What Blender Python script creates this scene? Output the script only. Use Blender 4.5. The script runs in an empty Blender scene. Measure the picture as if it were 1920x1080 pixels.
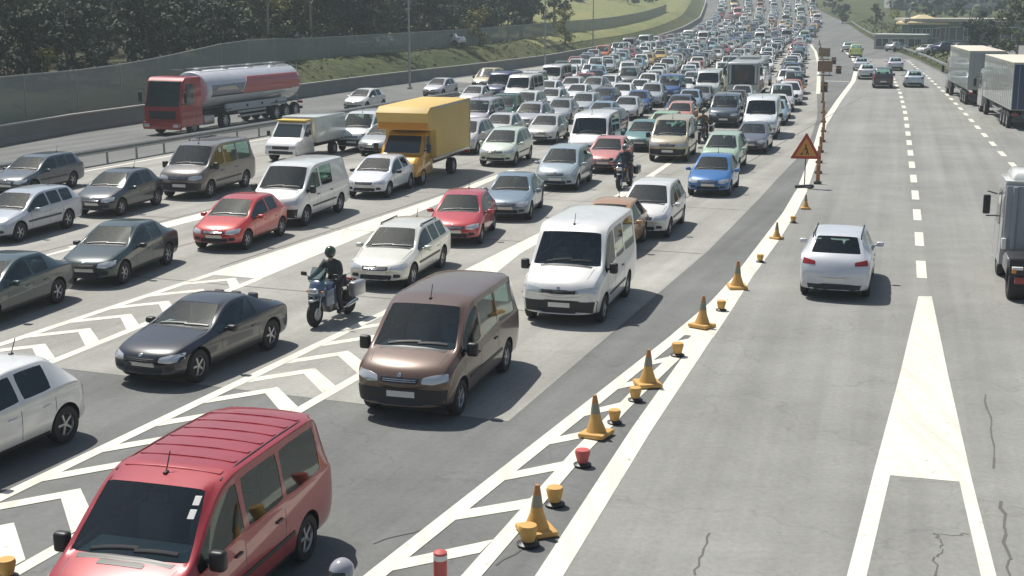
import bpy, bmesh, math, random
from mathutils import Vector, Matrix
from mathutils.bvhtree import BVHTree

scene = bpy.context.scene
C = scene.collection
R = math.radians
PI = math.pi

# ------------------------------------------------------------------ camera
FPX = 2490.0; PITCH = R(12.2); CAM_H = 7.5
cam = bpy.data.cameras.new('camera')
cam_o = bpy.data.objects.new('camera', cam); C.objects.link(cam_o)
cam.sensor_width = 36.0; cam.lens = FPX / 1920.0 * 36.0
cam.clip_start = 0.1; cam.clip_end = 6000
cam_o.location = (0, 0, CAM_H)
cam_o.rotation_euler = (R(90) - PITCH, 0, 0)
scene.camera = cam_o

# ------------------------------------------------------------------ sky and sun
to_sun = Vector((-0.36, 0.42, 1.0)).normalized()
world = bpy.data.worlds.new('World'); scene.world = world; world.use_nodes = True
nt = world.node_tree; nt.nodes.clear()
sky = nt.nodes.new('ShaderNodeTexSky'); sky.sky_type = 'NISHITA'; sky.sun_disc = False
sky.sun_elevation = math.asin(to_sun.z)
sky.sun_rotation = math.atan2(to_sun.x, to_sun.y)
sky.air_density = 1.2; sky.dust_density = 2.0
bg = nt.nodes.new('ShaderNodeBackground'); bg.inputs[1].default_value = 0.072
wo = nt.nodes.new('ShaderNodeOutputWorld')
nt.links.new(sky.outputs[0], bg.inputs[0]); nt.links.new(bg.outputs[0], wo.inputs[0])
sun = bpy.data.lights.new('sun', 'SUN'); sun.energy = 4.9; sun.angle = R(0.5); sun.color = (1.0, 0.955, 0.88)
sun_o = bpy.data.objects.new('sun', sun); C.objects.link(sun_o)
sun_o.rotation_euler = to_sun.to_track_quat('Z', 'Y').to_euler()
sun_o.location = (0, 0, 60)
scene.view_settings.view_transform = 'Standard'
scene.view_settings.look = 'None'
scene.view_settings.exposure = 0.15
scene.view_settings.gamma = 1.0

# ------------------------------------------------------------------ places
TH = R(21.0); ST, CT = math.sin(TH), math.cos(TH)
def rise(t):
    d = max(0.0, t - 195.0)
    if d < 260: return 1.25e-4 * d * d
    return 1.25e-4 * 260 * 260 + (d - 260) * 0.065
def XY(t, u):                       # t metres along the motorway, u metres across it
    return (t * ST + u * CT, t * CT - u * ST)
def TU(x, y): return (x * ST + y * CT, x * CT - y * ST)
def at(px, py, h=0.0):              # point of the road seen at a pixel of the photograph
    x = px - 960; v = py - 540
    fwd = FPX * math.cos(PITCH) - v * math.sin(PITCH); dn = FPX * math.sin(PITCH) + v * math.cos(PITCH)
    z = h
    for _ in range(12):
        k = (CAM_H - z) / dn
        X, Y = x * k, fwd * k
        z = 0.5 * z + 0.5 * (h + rise(TU(X, Y)[0]))
    return X, Y, z
def lerp(a, b, f): return a + (b - a) * f
def table(tab, t):
    if t <= tab[0][0]: return tab[0][1]
    for (a, va), (b, vb) in zip(tab, tab[1:]):
        if t <= b: return lerp(va, vb, (t - a) / (b - a))
    (a, va), (b, vb) = tab[-2], tab[-1]
    return vb + (vb - va) / (b - a) * (t - b)

# ------------------------------------------------------------------ objects
def link(name, me, parent=None):
    o = bpy.data.objects.new(name, me); C.objects.link(o)
    if parent is not None: o.parent = parent
    return o
def mesh(name, bm, mats, parent=None, smooth=False, ang=40):
    me = bpy.data.meshes.new(name)
    bmesh.ops.recalc_face_normals(bm, faces=bm.faces) if smooth != 'keep' else None
    bm.to_mesh(me); bm.free()
    if not isinstance(mats, (list, tuple)): mats = [mats]
    for m in mats: me.materials.append(m)
    if smooth:
        me.shade_smooth()
        me.set_sharp_from_angle(angle=R(ang))
    return link(name, me, parent)
def tag(o, label=None, cat=None, group=None, kind=None):
    if label: o['label'] = label
    if cat: o['category'] = cat
    if group: o['group'] = group
    if kind: o['kind'] = kind
    return o
def empty(name, loc=(0, 0, 0), rz=0.0):
    o = bpy.data.objects.new(name, None); C.objects.link(o)
    o.location = loc; o.rotation_euler = (0, 0, rz); o.empty_display_size = 0.3
    return o
def copy_tree(o, parent=None, color=None, rename=None):
    c = o.copy(); C.objects.link(c); c.parent = parent
    for k in ('label', 'category', 'group'):
        if parent is None and k in c.keys(): del c[k]
    if rename: c.name = rename
    if color: c.color = color
    for ch in KIDS.get(o.name, []): copy_tree(ch, c, color)
    return c
KIDS = {}
def reg(root):
    KIDS.clear()
    for o in bpy.data.objects:
        if o.parent: KIDS.setdefault(o.parent.name, []).append(o)

# bmesh shapes ------------------------------------------------------
def box(bm, c, s, bev=0.0, mat=0, seg=2, rot=None, taper=None):
    r = bmesh.ops.create_cube(bm, size=1.0)
    vs = r['verts']
    for v in vs:
        tx = ty = 1.0
        if taper and v.co.z > 0: tx, ty = taper
        v.co = Vector((v.co.x * s[0] * tx, v.co.y * s[1] * ty, v.co.z * s[2]))
    fs = list({f for v in vs for f in v.link_faces})
    if bev > 0:
        es = list({e for v in vs for e in v.link_edges})
        rr = bmesh.ops.bevel(bm, geom=es + vs, offset=bev, segments=seg, profile=0.5, affect='EDGES')
        fs = list({f for f in rr['faces']} | {f for f in fs if f.is_valid})
        vs = list({v for f in fs for v in f.verts})
    M = Matrix.Translation(Vector(c))
    if rot: M = M @ rot
    bmesh.ops.transform(bm, matrix=M, verts=vs)
    for f in fs: f.material_index = mat
    return vs
def tube(bm, pts, rad, seg=8, mat=0, cap=True):
    pts = [Vector(p) for p in pts]
    n = len(pts)
    rads = rad if isinstance(rad, (list, tuple)) else [rad] * n
    rings = []
    ref = None
    for i, p in enumerate(pts):
        d = (pts[min(i + 1, n - 1)] - pts[max(i - 1, 0)]).normalized()
        a = d.cross(Vector((0, 0, 1)) if abs(d.z) < 0.95 else Vector((1, 0, 0))).normalized() if ref is None else (ref - d * ref.dot(d)).normalized()
        ref = a
        b = d.cross(a)
        rings.append([bm.verts.new(p + (a * math.cos(2 * PI * k / seg) + b * math.sin(2 * PI * k / seg)) * rads[i]) for k in range(seg)])
    for r0, r1 in zip(rings, rings[1:]):
        for k in range(seg):
            f = bm.faces.new((r0[k], r0[(k + 1) % seg], r1[(k + 1) % seg], r1[k])); f.material_index = mat
    if cap:
        for r_ in (rings[0], rings[-1]):
            f = bm.faces.new(r_); f.material_index = mat
def lathe(bm, prof, c=(0, 0, 0), axis='z', seg=24, mat=0, squash=1.0, cap=True):
    c = Vector(c); rings = []
    for (r_, h) in prof:
        ring = []
        for k in range(seg):
            a = 2 * PI * k / seg
            x, y = r_ * math.cos(a), r_ * math.sin(a) * squash
            p = {'z': Vector((x, y, h)), 'y': Vector((x, h, y)), 'x': Vector((h, x, y))}[axis]
            ring.append(bm.verts.new(c + p))
        rings.append(ring)
    for r0, r1 in zip(rings, rings[1:]):
        for k in range(seg):
            f = bm.faces.new((r0[k], r0[(k + 1) % seg], r1[(k + 1) % seg], r1[k])); f.material_index = mat
    if cap:
        for r_ in (rings[0], rings[-1]):
            f = bm.faces.new(r_); f.material_index = mat

# ------------------------------------------------------------------ materials
MATS = {}
def mat(name, col=(.5, .5, .5), rough=.5, metal=0.0, coat=0.0, spec=0.5, emit=None, noise=None, bump=0.0):
    if name in MATS: return MATS[name]
    m = bpy.data.materials.new(name); m.use_nodes = True
    n = m.node_tree.nodes; l = m.node_tree.links
    p = n['Principled BSDF']
    p.inputs['Base Color'].default_value = (*col, 1)
    p.inputs['Roughness'].default_value = rough; p.inputs['Metallic'].default_value = metal
    p.inputs['Coat Weight'].default_value = coat; p.inputs['Coat Roughness'].default_value = 0.04
    p.inputs['Specular IOR Level'].default_value = spec
    if noise:
        sc, amt = noise
        tc = n.new('ShaderNodeTexCoord'); nz = n.new('ShaderNodeTexNoise'); nz.inputs['Scale'].default_value = sc
        nz.inputs['Detail'].default_value = 6
        mr = n.new('ShaderNodeMapRange'); mr.inputs[3].default_value = 1 - amt; mr.inputs[4].default_value = 1 + amt
        mx = n.new('ShaderNodeVectorMath'); mx.operation = 'MULTIPLY'; mx.inputs[0].default_value = col
        l.new(tc.outputs['Object'], nz.inputs['Vector']); l.new(nz.outputs[0], mr.inputs[0])
        l.new(mr.outputs[0], mx.inputs[1]); l.new(mx.outputs[0], p.inputs['Base Color'])
        if bump:
            b = n.new('ShaderNodeBump'); b.inputs['Strength'].default_value = bump; b.inputs['Distance'].default_value = .02
            l.new(nz.outputs[0], b.inputs['Height']); l.new(b.outputs[0], p.inputs['Normal'])
    MATS[name] = m
    return m
def paint_mat():
    m = bpy.data.materials.new('car_paint'); m.use_nodes = True
    n = m.node_tree.nodes; l = m.node_tree.links; p = n['Principled BSDF']
    oi = n.new('ShaderNodeObjectInfo')
    tc = n.new('ShaderNodeTexCoord'); nz = n.new('ShaderNodeTexNoise'); nz.inputs['Scale'].default_value = 2.2; nz.inputs['Detail'].default_value = 5
    mr = n.new('ShaderNodeMapRange'); mr.inputs[1].default_value = .3; mr.inputs[2].default_value = .7; mr.inputs[3].default_value = .90; mr.inputs[4].default_value = 1.03
    vm = n.new('ShaderNodeVectorMath'); vm.operation = 'MULTIPLY'
    l.new(tc.outputs['Object'], nz.inputs['Vector']); l.new(nz.outputs[0], mr.inputs[0])
    # road dirt along the lower edge of the body
    sx = n.new('ShaderNodeSeparateXYZ'); l.new(tc.outputs['Object'], sx.inputs[0])
    dr = n.new('ShaderNodeMapRange'); dr.inputs[1].default_value = .15; dr.inputs[2].default_value = .55; dr.inputs[3].default_value = .45; dr.inputs[4].default_value = 0.0
    l.new(sx.outputs[2], dr.inputs[0])
    l.new(oi.outputs['Color'], vm.inputs[0]); l.new(mr.outputs[0], vm.inputs[1])
    mx = n.new('ShaderNodeMix'); mx.data_type = 'RGBA'; mx.inputs[7].default_value = (.16, .14, .12, 1)
    l.new(dr.outputs[0], mx.inputs[0]); l.new(vm.outputs[0], mx.inputs[6])
    l.new(mx.outputs[2], p.inputs['Base Color'])
    p.inputs['Metallic'].default_value = 0.15; p.inputs['Roughness'].default_value = .34
    p.inputs['Coat Weight'].default_value = .9; p.inputs['Coat Roughness'].default_value = .05
    MATS['car_paint'] = m; return m
def glass_mat(name, tint, refl=1.0):
    m = bpy.data.materials.new(name); m.use_nodes = True
    n = m.node_tree.nodes; l = m.node_tree.links; n.clear()
    o = n.new('ShaderNodeOutputMaterial'); t = n.new('ShaderNodeBsdfTransparent'); t.inputs[0].default_value = (*tint, 1)
    g = n.new('ShaderNodeBsdfGlossy'); g.inputs['Roughness'].default_value = .03; g.inputs[0].default_value = (.86, .96, .95, 1)
    fr = n.new('ShaderNodeFresnel'); fr.inputs[0].default_value = 1.55
    mu = n.new('ShaderNodeMath'); mu.operation = 'MULTIPLY_ADD'; mu.inputs[1].default_value = refl; mu.inputs[2].default_value = .02
    mx = n.new('ShaderNodeMixShader')
    l.new(fr.outputs[0], mu.inputs[0]); l.new(mu.outputs[0], mx.inputs[0]); l.new(t.outputs[0], mx.inputs[1]); l.new(g.outputs[0], mx.inputs[2])
    l.new(mx.outputs[0], o.inputs[0]); MATS[name] = m; return m
PAINT = paint_mat()
GLASS = glass_mat('window_glass', (.46, .60, .58), 1.1)
CLEAR = glass_mat('windscreen_glass', (.80, .90, .88), 1.3)
TRIM = mat('black_trim', (.022, .023, .025), .45)
RUBBER = mat('tyre_rubber', (.025, .025, .026), .8)
RIM = mat('alloy', (.42, .42, .43), .35, .8)
LENS = mat('headlight_lens', (.62, .64, .66), .08, .35, .8)
AMBER = mat('amber_lens', (.75, .25, .03), .2, 0, .6)
REDLENS = mat('red_lens', (.28, .012, .012), .15, 0, .8)
CHROME = mat('chrome', (.65, .66, .68), .14, 1.0)
PLATE = mat('plate_white', (.72, .72, .68), .4)
LINER = mat('cabin_liner', (.09, .092, .095), .85)
SEAT = mat('seat_cloth', (.13, .13, .14), .9)
DASH = mat('dashboard_plastic', (.42, .45, .43), .7)
STEEL = mat('galvanised_steel', (.36, .37, .37), .45, .55, noise=(3, .15))
DKSTEEL = mat('dark_steel', (.07, .07, .075), .5, .4)
WHITE = mat('white_plastic', (.75, .75, .73), .4)

def road_mat(name, col, streak=.10, blotch=.16, ang=21.0, cracks=0.0):
    m = bpy.data.materials.new(name); m.use_nodes = True
    n = m.node_tree.nodes; l = m.node_tree.links; p = n['Principled BSDF']
    tc = n.new('ShaderNodeTexCoord')
    def nz(scale, det, vec, rough=.6):
        q = n.new('ShaderNodeTexNoise'); q.inputs['Scale'].default_value = scale; q.inputs['Detail'].default_value = det
        q.inputs['Roughness'].default_value = rough; l.new(vec, q.inputs['Vector']); return q.outputs[0]
    mp = n.new('ShaderNodeMapping'); mp.inputs['Rotation'].default_value = (0, 0, R(ang)); l.new(tc.outputs['Object'], mp.inputs[0])
    ms = n.new('ShaderNodeMapping'); ms.inputs['Scale'].default_value = (1.15, .022, 1); l.new(mp.outputs[0], ms.inputs[0])
    a = nz(1.0, 4, ms.outputs[0]); b = nz(.16, 5, tc.outputs['Object']); c = nz(9.0, 8, tc.outputs['Object'], .8)
    d = nz(1.1, 3, tc.outputs['Object'])
    def rng(x, amt):
        q = n.new('ShaderNodeMapRange'); q.inputs[1].default_value = .3; q.inputs[2].default_value = .7
        q.inputs[3].default_value = 1 - amt; q.inputs[4].default_value = 1 + amt; l.new(x, q.inputs[0]); return q.outputs[0]
    def mul(x, y):
        q = n.new('ShaderNodeMath'); q.operation = 'MULTIPLY'; l.new(x, q.inputs[0]); l.new(y, q.inputs[1]); return q.outputs[0]
    f = mul(mul(rng(a, streak), rng(b, blotch)), mul(rng(c, .16), rng(d, .06)))
    if cracks:
        vo = n.new('ShaderNodeTexVoronoi'); vo.feature = 'DISTANCE_TO_EDGE'; vo.inputs['Scale'].default_value = .14
        wv = n.new('ShaderNodeVectorMath'); wv.operation = 'ADD'
        nn = n.new('ShaderNodeTexNoise'); nn.inputs['Scale'].default_value = .9; nn.inputs['Detail'].default_value = 6
        l.new(tc.outputs['Object'], nn.inputs['Vector'])
        sc = n.new('ShaderNodeVectorMath'); sc.operation = 'SCALE'; sc.inputs['Scale'].default_value = 2.2; l.new(nn.outputs['Color'], sc.inputs[0])
        l.new(tc.outputs['Object'], wv.inputs[0]); l.new(sc.outputs[0], wv.inputs[1]); l.new(wv.outputs[0], vo.inputs['Vector'])
        q = n.new('ShaderNodeMapRange'); q.inputs[1].default_value = 0.0; q.inputs[2].default_value = .006; q.inputs[3].default_value = 1 - cracks; q.inputs[4].default_value = 1
        l.new(vo.outputs[0], q.inputs[0]); f = mul(f, q.outputs[0])
    vm = n.new('ShaderNodeVectorMath'); vm.operation = 'MULTIPLY'; vm.inputs[0].default_value = col
    l.new(f, vm.inputs[1]); l.new(vm.outputs[0], p.inputs['Base Color'])
    p.inputs['Roughness'].default_value = .88; p.inputs['Specular IOR Level'].default_value = .35
    bp = n.new('ShaderNodeBump'); bp.inputs['Strength'].default_value = .25; bp.inputs['Distance'].default_value = .01
    l.new(c, bp.inputs['Height']); l.new(bp.outputs[0], p.inputs['Normal'])
    MATS[name] = m; return m
ASPHALT = road_mat('asphalt', (.154, .159, .153), .17, .16, 21, .16)
CONCRETE = road_mat('worn_concrete', (.308, .304, .278), .17, .16, 21, .12)
LIGHTASPH = road_mat('light_asphalt', (.243, .244, .229), .14, .14, 16, .14)
MARK = mat('road_marking_paint', (.72, .70, .60), .6, noise=(4.0, .10))
def worn_mark():
    m = MARK; n = m.node_tree.nodes; l = m.node_tree.links; p = n['Principled BSDF']
    tc = n.new('ShaderNodeTexCoord'); nz = n.new('ShaderNodeTexNoise'); nz.inputs['Scale'].default_value = 5; nz.inputs['Detail'].default_value = 10; nz.inputs['Roughness'].default_value = .75
    l.new(tc.outputs['Object'], nz.inputs['Vector'])
    mr = n.new('ShaderNodeMapRange'); mr.inputs[1].default_value = .56; mr.inputs[2].default_value = .68
    l.new(nz.outputs[0], mr.inputs[0])
    mx = n.new('ShaderNodeMix'); mx.data_type = 'RGBA'; mx.inputs[7].default_value = (.36, .345, .30, 1)
    mb = n.new('ShaderNodeMapping'); mb.inputs['Rotation'].default_value = (0, 0, R(19)); mb.inputs['Scale'].default_value = (2.2, .12, 1); l.new(tc.outputs['Object'], mb.inputs[0]); n2 = n.new('ShaderNodeTexNoise'); n2.inputs['Scale'].default_value = 1.6; n2.inputs['Detail'].default_value = 4; l.new(mb.outputs[0], n2.inputs['Vector']); m3 = n.new('ShaderNodeMapRange'); m3.inputs[1].default_value = .5; m3.inputs[2].default_value = .75; m3.inputs[4].default_value = .45; l.new(n2.outputs[0], m3.inputs[0]); ad = n.new('ShaderNodeMath'); ad.operation = 'MAXIMUM'; l.new(mr.outputs[0], ad.inputs[0]); l.new(m3.outputs[0], ad.inputs[1])
    l.new(ad.outputs[0], mx.inputs[0]); src = p.inputs['Base Color'].links[0].from_socket
    l.new(src, mx.inputs[6]); l.new(mx.outputs[2], p.inputs['Base Color'])
worn_mark()

def leaf_mat(name, col, var=.35):
    m = bpy.data.materials.new(name); m.use_nodes = True
    n = m.node_tree.nodes; l = m.node_tree.links; p = n['Principled BSDF']
    g = n.new('ShaderNodeNewGeometry'); oi = n.new('ShaderNodeObjectInfo')
    mr = n.new('ShaderNodeMapRange'); mr.inputs[3].default_value = 1 - var; mr.inputs[4].default_value = 1 + var
    l.new(g.outputs['Random Per Island'], mr.inputs[0])
    m2 = n.new('ShaderNodeMapRange'); m2.inputs[3].default_value = .7; m2.inputs[4].default_value = 1.35
    l.new(oi.outputs['Random'], m2.inputs[0])
    mu = n.new('ShaderNodeMath'); mu.operation = 'MULTIPLY'; l.new(mr.outputs[0], mu.inputs[0]); l.new(m2.outputs[0], mu.inputs[1])
    vm = n.new('ShaderNodeVectorMath'); vm.operation = 'MULTIPLY'; vm.inputs[0].default_value = col
    l.new(mu.outputs[0], vm.inputs[1]); l.new(vm.outputs[0], p.inputs['Base Color'])
    p.inputs['Roughness'].default_value = .7; p.inputs['Specular IOR Level'].default_value = .25
    MATS[name] = m; return m
LEAF = leaf_mat('dark_foliage', (.032, .052, .030))
LEAF2 = leaf_mat('olive_foliage', (.085, .11, .045))
LEAF3 = leaf_mat('yellow_green_foliage', (.24, .25, .07))
BARK = mat('bark', (.12, .10, .08), .9, noise=(6, .3), bump=.5)
BARKPALE = mat('pale_bark', (.30, .28, .23), .9, noise=(6, .3), bump=.5)

def grass_mat(name, c1, c2, scale=.08):
    m = bpy.data.materials.new(name); m.use_nodes = True
    n = m.node_tree.nodes; l = m.node_tree.links; p = n['Principled BSDF']
    tc = n.new('ShaderNodeTexCoord')
    a = n.new('ShaderNodeTexNoise'); a.inputs['Scale'].default_value = scale; a.inputs['Detail'].default_value = 8; a.inputs['Roughness'].default_value = .65
    b = n.new('ShaderNodeTexNoise'); b.inputs['Scale'].default_value = 1.7; b.inputs['Detail'].default_value = 6
    l.new(tc.outputs['Object'], a.inputs['Vector']); l.new(tc.outputs['Object'], b.inputs['Vector'])
    mr = n.new('ShaderNodeMapRange'); mr.inputs[1].default_value = .35; mr.inputs[2].default_value = .65; l.new(a.outputs[0], mr.inputs[0])
    mx = n.new('ShaderNodeMix'); mx.data_type = 'RGBA'; mx.inputs[6].default_value = (*c1, 1); mx.inputs[7].default_value = (*c2, 1)
    l.new(mr.outputs[0], mx.inputs[0])
    m2 = n.new('ShaderNodeMapRange'); m2.inputs[1].default_value = .3; m2.inputs[2].default_value = .7; m2.inputs[3].default_value = .6; m2.inputs[4].default_value = 1.35; l.new(b.outputs[0], m2.inputs[0])
    vm = n.new('ShaderNodeVectorMath'); vm.operation = 'MULTIPLY'; l.new(mx.outputs[2], vm.inputs[0]); l.new(m2.outputs[0], vm.inputs[1])
    l.new(vm.outputs[0], p.inputs['Base Color']); p.inputs['Roughness'].default_value = .95; p.inputs['Specular IOR Level'].default_value = .1
    bp = n.new('ShaderNodeBump'); bp.inputs['Strength'].default_value = .8; bp.inputs['Distance'].default_value = .15
    l.new(b.outputs[0], bp.inputs['Height']); l.new(bp.outputs[0], p.inputs['Normal'])
    MATS[name] = m; return m
GRASS = grass_mat('rough_grass', (.055, .072, .034), (.105, .112, .050), .06)
FIELD = grass_mat('field_grass', (.095, .13, .06), (.21, .19, .10), .012)

# ================================================================== SETTING
WALL_U = [(0, -40), (54.6, -50.2), (62, -51.5), (93, -53.6), (112, -54.3), (130, -54), (154, -54.6), (200, -60), (235, -63), (284, -69.7), (335, -78), (420, -96), (520, -122)]
RIGHT_U = [(-20, 24), (20, 16), (60, 10), (90, 4.5), (113, -.5), (137, -6.2), (180, -13), (240, -24), (330, -41), (430, -66), (520, -95)]
def wallu(t): return table(WALL_U, t)
def rightu(t): return table(RIGHT_U, t)
def sstep(a, b, x):
    f = min(1, max(0, (x - a) / (b - a))); return f * f * (3 - 2 * f)
def bank_h(t): return table([(50, 1.3), (90, 2.2), (200, 2.5), (210, 2.5)], max(50, min(205, t)))
def gz(t, u):                                    # height of the natural ground
    z = rise(t)
    d = wallu(t) - u
    if d > 0:
        z += bank_h(t) * sstep(.6, 7.5, d) + max(0, d - 9) * .20 * sstep(150, 230, t)
        z += max(0, d - 60) * .05
    e = u - rightu(t)
    if e > 0:
        z += .9 * sstep(1.5, 4, e) - .9 * sstep(5, 9, e)
        z += max(0, e - 130) * .04
    return z - .05
def zat(x, y): return gz(*TU(x, y))

def frange(a, b, s):
    o = []; x = a
    while x < b - 1e-6: o.append(x); x += s
    o.append(b); return o
def strip(name, lo, hi, t0, t1, step, z, m, nu=6):
    bm = bmesh.new(); rows = []
    for t in frange(t0, t1, step):
        a, b = lo(t), hi(t)
        rows.append([bm.verts.new((*XY(t, lerp(a, b, k / nu)), rise(t) + z)) for k in range(nu + 1)])
    for r0, r1 in zip(rows, rows[1:]):
        for k in range(nu): bm.faces.new((r0[k], r0[k + 1], r1[k + 1], r1[k]))
    o = mesh(name, bm, m); 
    for p in o.data.polygons:
        if p.normal.z < 0: p.flip()
    return tag(o, kind='structure')
# ground as one sheet
bm = bmesh.new(); rows = []
uo = [-900, -500, -300, -200, -140, -100, -70, -50, -40, -30, -24, -18, -14, -11, -9.2, -7.5, -6, -4.5, -3, -1.8, -.6, 0]
ui = [k / 8 for k in range(1, 8)]
ur = [0, 1.5, 2.2, 3, 4, 5, 6, 7, 8, 9, 12, 20, 35, 60, 90, 130, 200, 350, 700]
for t in frange(-60, 120, 10) + frange(130, 500, 10) + [540, 600, 700, 800, 900]:
    a, b = wallu(t), rightu(t)
    us = [a + k for k in uo] + [lerp(a, b, k) for k in ui] + [b + k for k in ur]
    rows.append([bm.verts.new((*XY(t, u), gz(t, u))) for u in us])
for r0, r1 in zip(rows, rows[1:]):
    for k in range(len(r0) - 1): bm.faces.new((r0[k], r0[k + 1], r1[k + 1], r1[k]))
tag(mesh('ground', bm, GRASS, smooth=True, ang=80), kind='structure')
strip('motorway', lambda t: wallu(t) + .1, lambda t: rightu(t), -30, 520, 8, 0, ASPHALT, 10)

_zi = [0]
def sheet(name, pts, z, m, bm=None):
    if bm is not None:
        _zi[0] = (_zi[0] + 1) % 23; z = z + _zi[0] * .00012
    own = bm is None
    if own: bm = bmesh.new()
    vs = [bm.verts.new((p[0], p[1], (p[2] if len(p) > 2 else rise(TU(p[0], p[1])[0])) + z)) for p in pts]
    f = bm.faces.new(vs); f.normal_update()
    if f.normal.z < 0: f.normal_flip()
    if own: return tag(mesh(name, bm, m, smooth=False), kind='structure')
def gapL(t): return table([(14.8, -7.68), (23.06, -7.33), (30.5, -7.1), (36.7, -7.2), (44, -7.65), (52, -8.1), (56, -8.5)], t)
def conr(t): return table([(21, -8.35), (40, -8.75), (52, -9.4), (60, -9.9), (70, -10.4), (90, -12.8), (110, -15.8), (160, -23.0), (200, -29.2), (240, -35.5), (300, -44)], t)
strip('concrete_road', lambda t: -40.0 if t < 115 else wallu(t) + 1.5, conr, 21.6, 300, 6, .004, CONCRETE, 8)
SOLID = [at(*p)[:2] for p in [(990, 1150), (1030, 1080), (1200, 810), (1330, 620), (1450, 450), (1510, 350), (1530, 285), (1543, 235), (1572, 190), (1600, 152), (1606, 128), (1598, 106), (1578, 92)]]
SOLTU = [TU(*p) for p in SOLID]
def solu(t): return table(SOLTU, t)
strip('light_asphalt_road', solu, lambda t: rightu(t) - .4, 10, 185, 5, .004, LIGHTASPH, 8)

mk = bmesh.new()
ZM = .008
def mpoly(pts): sheet('', [XY(*p) for p in pts], ZM, None, mk)
def mline(path, w, step=4.0, off=0.0):          # path in (t,u); a painted line of width w
    pts = []
    for (a, b) in zip(path, path[1:]):
        n = max(1, int(abs(b[0] - a[0]) / step))
        for k in range(n): pts.append((lerp(a[0], b[0], k / n), lerp(a[1], b[1], k / n)))
    pts.append(path[-1])
    P = [Vector(XY(*p)) for p in pts]; L_, R_ = [], []
    for i, p in enumerate(P):
        d = (P[min(i + 1, len(P) - 1)] - P[max(0, i - 1)]).normalized(); nrm = Vector((d.y, -d.x))
        L_.append(p - nrm * (w / 2 - off)); R_.append(p + nrm * (w / 2 + off))
    for i in range(len(P) - 1):
        sheet('', [L_[i][:2], R_[i][:2], R_[i + 1][:2], L_[i + 1][:2]], ZM, None, mk)
# gore between the two right hand jam lanes: two lines, chevrons, closing to one band
def g1lo(t): return table([(0, -12.0), (24, -12.2), (37, -13.95), (50, -14.4)], t)
def g1up(t): return table([(0, -14.4), (30, -14.4), (37, -14.6), (50, -14.8)], t)
mline([(6, -14.30), (29.5, -14.32)], .24)
mline([(6, -12.1), (24, -12.3), (29.5, -13.05)], .24)
def chevron(ta, ua, ul, ur_, th=.46, bk=1.0):
    mpoly([(ta, ua), (ta - bk, ul), (ta - bk - th, ul), (ta - th, ua)])
    mpoly([(ta, ua), (ta - th, ua), (ta - bk - th * 1.15, ur_), (ta - bk, ur_)])
for k in range(12):
    ta = 11.5 + 1.5 * k
    ur_, ul = g1lo(ta - 1) - .22, g1up(ta) + .22
    chevron(ta, lerp(ul, ur_, .42), ul, ur_, .46, min(1.0, (ur_ - ul) * .6))
prev = None
for t in (29.5, 33, 37, 41, 45, 50, 58, 66):
    cur = (t, table([(29.5, -14.44), (37, -14.62), (50, -14.8), (66, -15.95)], t), table([(29.5, -12.93), (37, -13.95), (41, -14.15), (50, -14.42), (66, -15.75)], t))
    if prev: mpoly([(prev[0], prev[1]), (prev[0], prev[2]), (cur[0], cur[2]), (cur[0], cur[1])])
    prev = cur
# second gore further left
mline([(8, -20.9), (31, -20.95)], .24)
mline([(8, -18.7), (22, -18.9), (31, -19.4)], .24)
for k in range(11):
    ta = 15.36 + 1.55 * k
    chevron(ta, -20.05, -20.83, -19.0 - max(0, ta - 22) * .035, .42, .9)
mpoly([(31, -21.07), (31, -19.32), (38, -19.85), (38, -21.07)])
mpoly([(38, -21.07), (38, -19.85), (46, -20.45), (46, -21.1)])
mpoly([(46, -21.1), (46, -20.45), (56, -21.3), (56, -21.6)])
mpoly([(33, -27.5), (33, -26.9), (42, -26.6), (42, -27.5)]); mpoly([(42, -27.5), (42, -26.6), (50, -27.4), (50, -27.7)])
mline([(18, -27.0), (33, -27.2)], .2)
mline([(30, -39.2), (115, -39.4)], .2)
mline([(25, -33.6), (40, -33.8)], .22)
# gap with the cones
mline([(9, -7.72), (14.8, -7.62), (23.06, -7.27), (29, -7.03)], .28)
mline([(9, -6.25), (15.3, -6.42), (20.4, -6.62), (24, -6.66), (29, -6.6)], .26)
for (a, b) in [((11.4, -7.6), (12.4, -6.5)), ((13.3, -7.55), (14.3, -6.55)), ((15.17, -7.5), (16.2, -6.6)), ((17.09, -7.45), (17.9, -6.65)), ((18.91, -7.35), (19.7, -6.7)), ((20.78, -7.3), (21.5, -6.75)), ((22.54, -7.2), (23.2, -6.78)), ((24.4, -7.15), (25.0, -6.78)), ((26.2, -7.1), (26.8, -6.75)), ((28, -7.05), (28.5, -6.7))]:
    mpoly([(a[0] - .22, a[1]), (a[0] + .22, a[1]), (b[0] + .25, b[1]), (b[0] - .25, b[1])])
mline([p for p in SOLTU if p[0] < 29] + [(29, solu(29))], .36)
GL = [(29, -7.18, -6.22), (32.5, -7.1, -6.45), (36, -7.2, -6.7), (42, -7.55, -7.02), (48, -7.9, -7.42), (54, -8.4, -7.95)]
for a, b in zip(GL, GL[1:]): mpoly([(a[0], a[1]), (a[0], a[2]), (b[0], b[2]), (b[0], b[1])])
mline([(54, -8.17)] + [p for p in SOLTU if p[0] > 56], .42, 3)
mline([TU(*at(*p)[:2]) for p in [(1548, 152), (1592, 153)]], .45)
mline([TU(*at(*p)[:2]) for p in [(1534, 176), (1535, 150), (1535, 120), (1529, 96), (1520, 84)]], .35)
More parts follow.
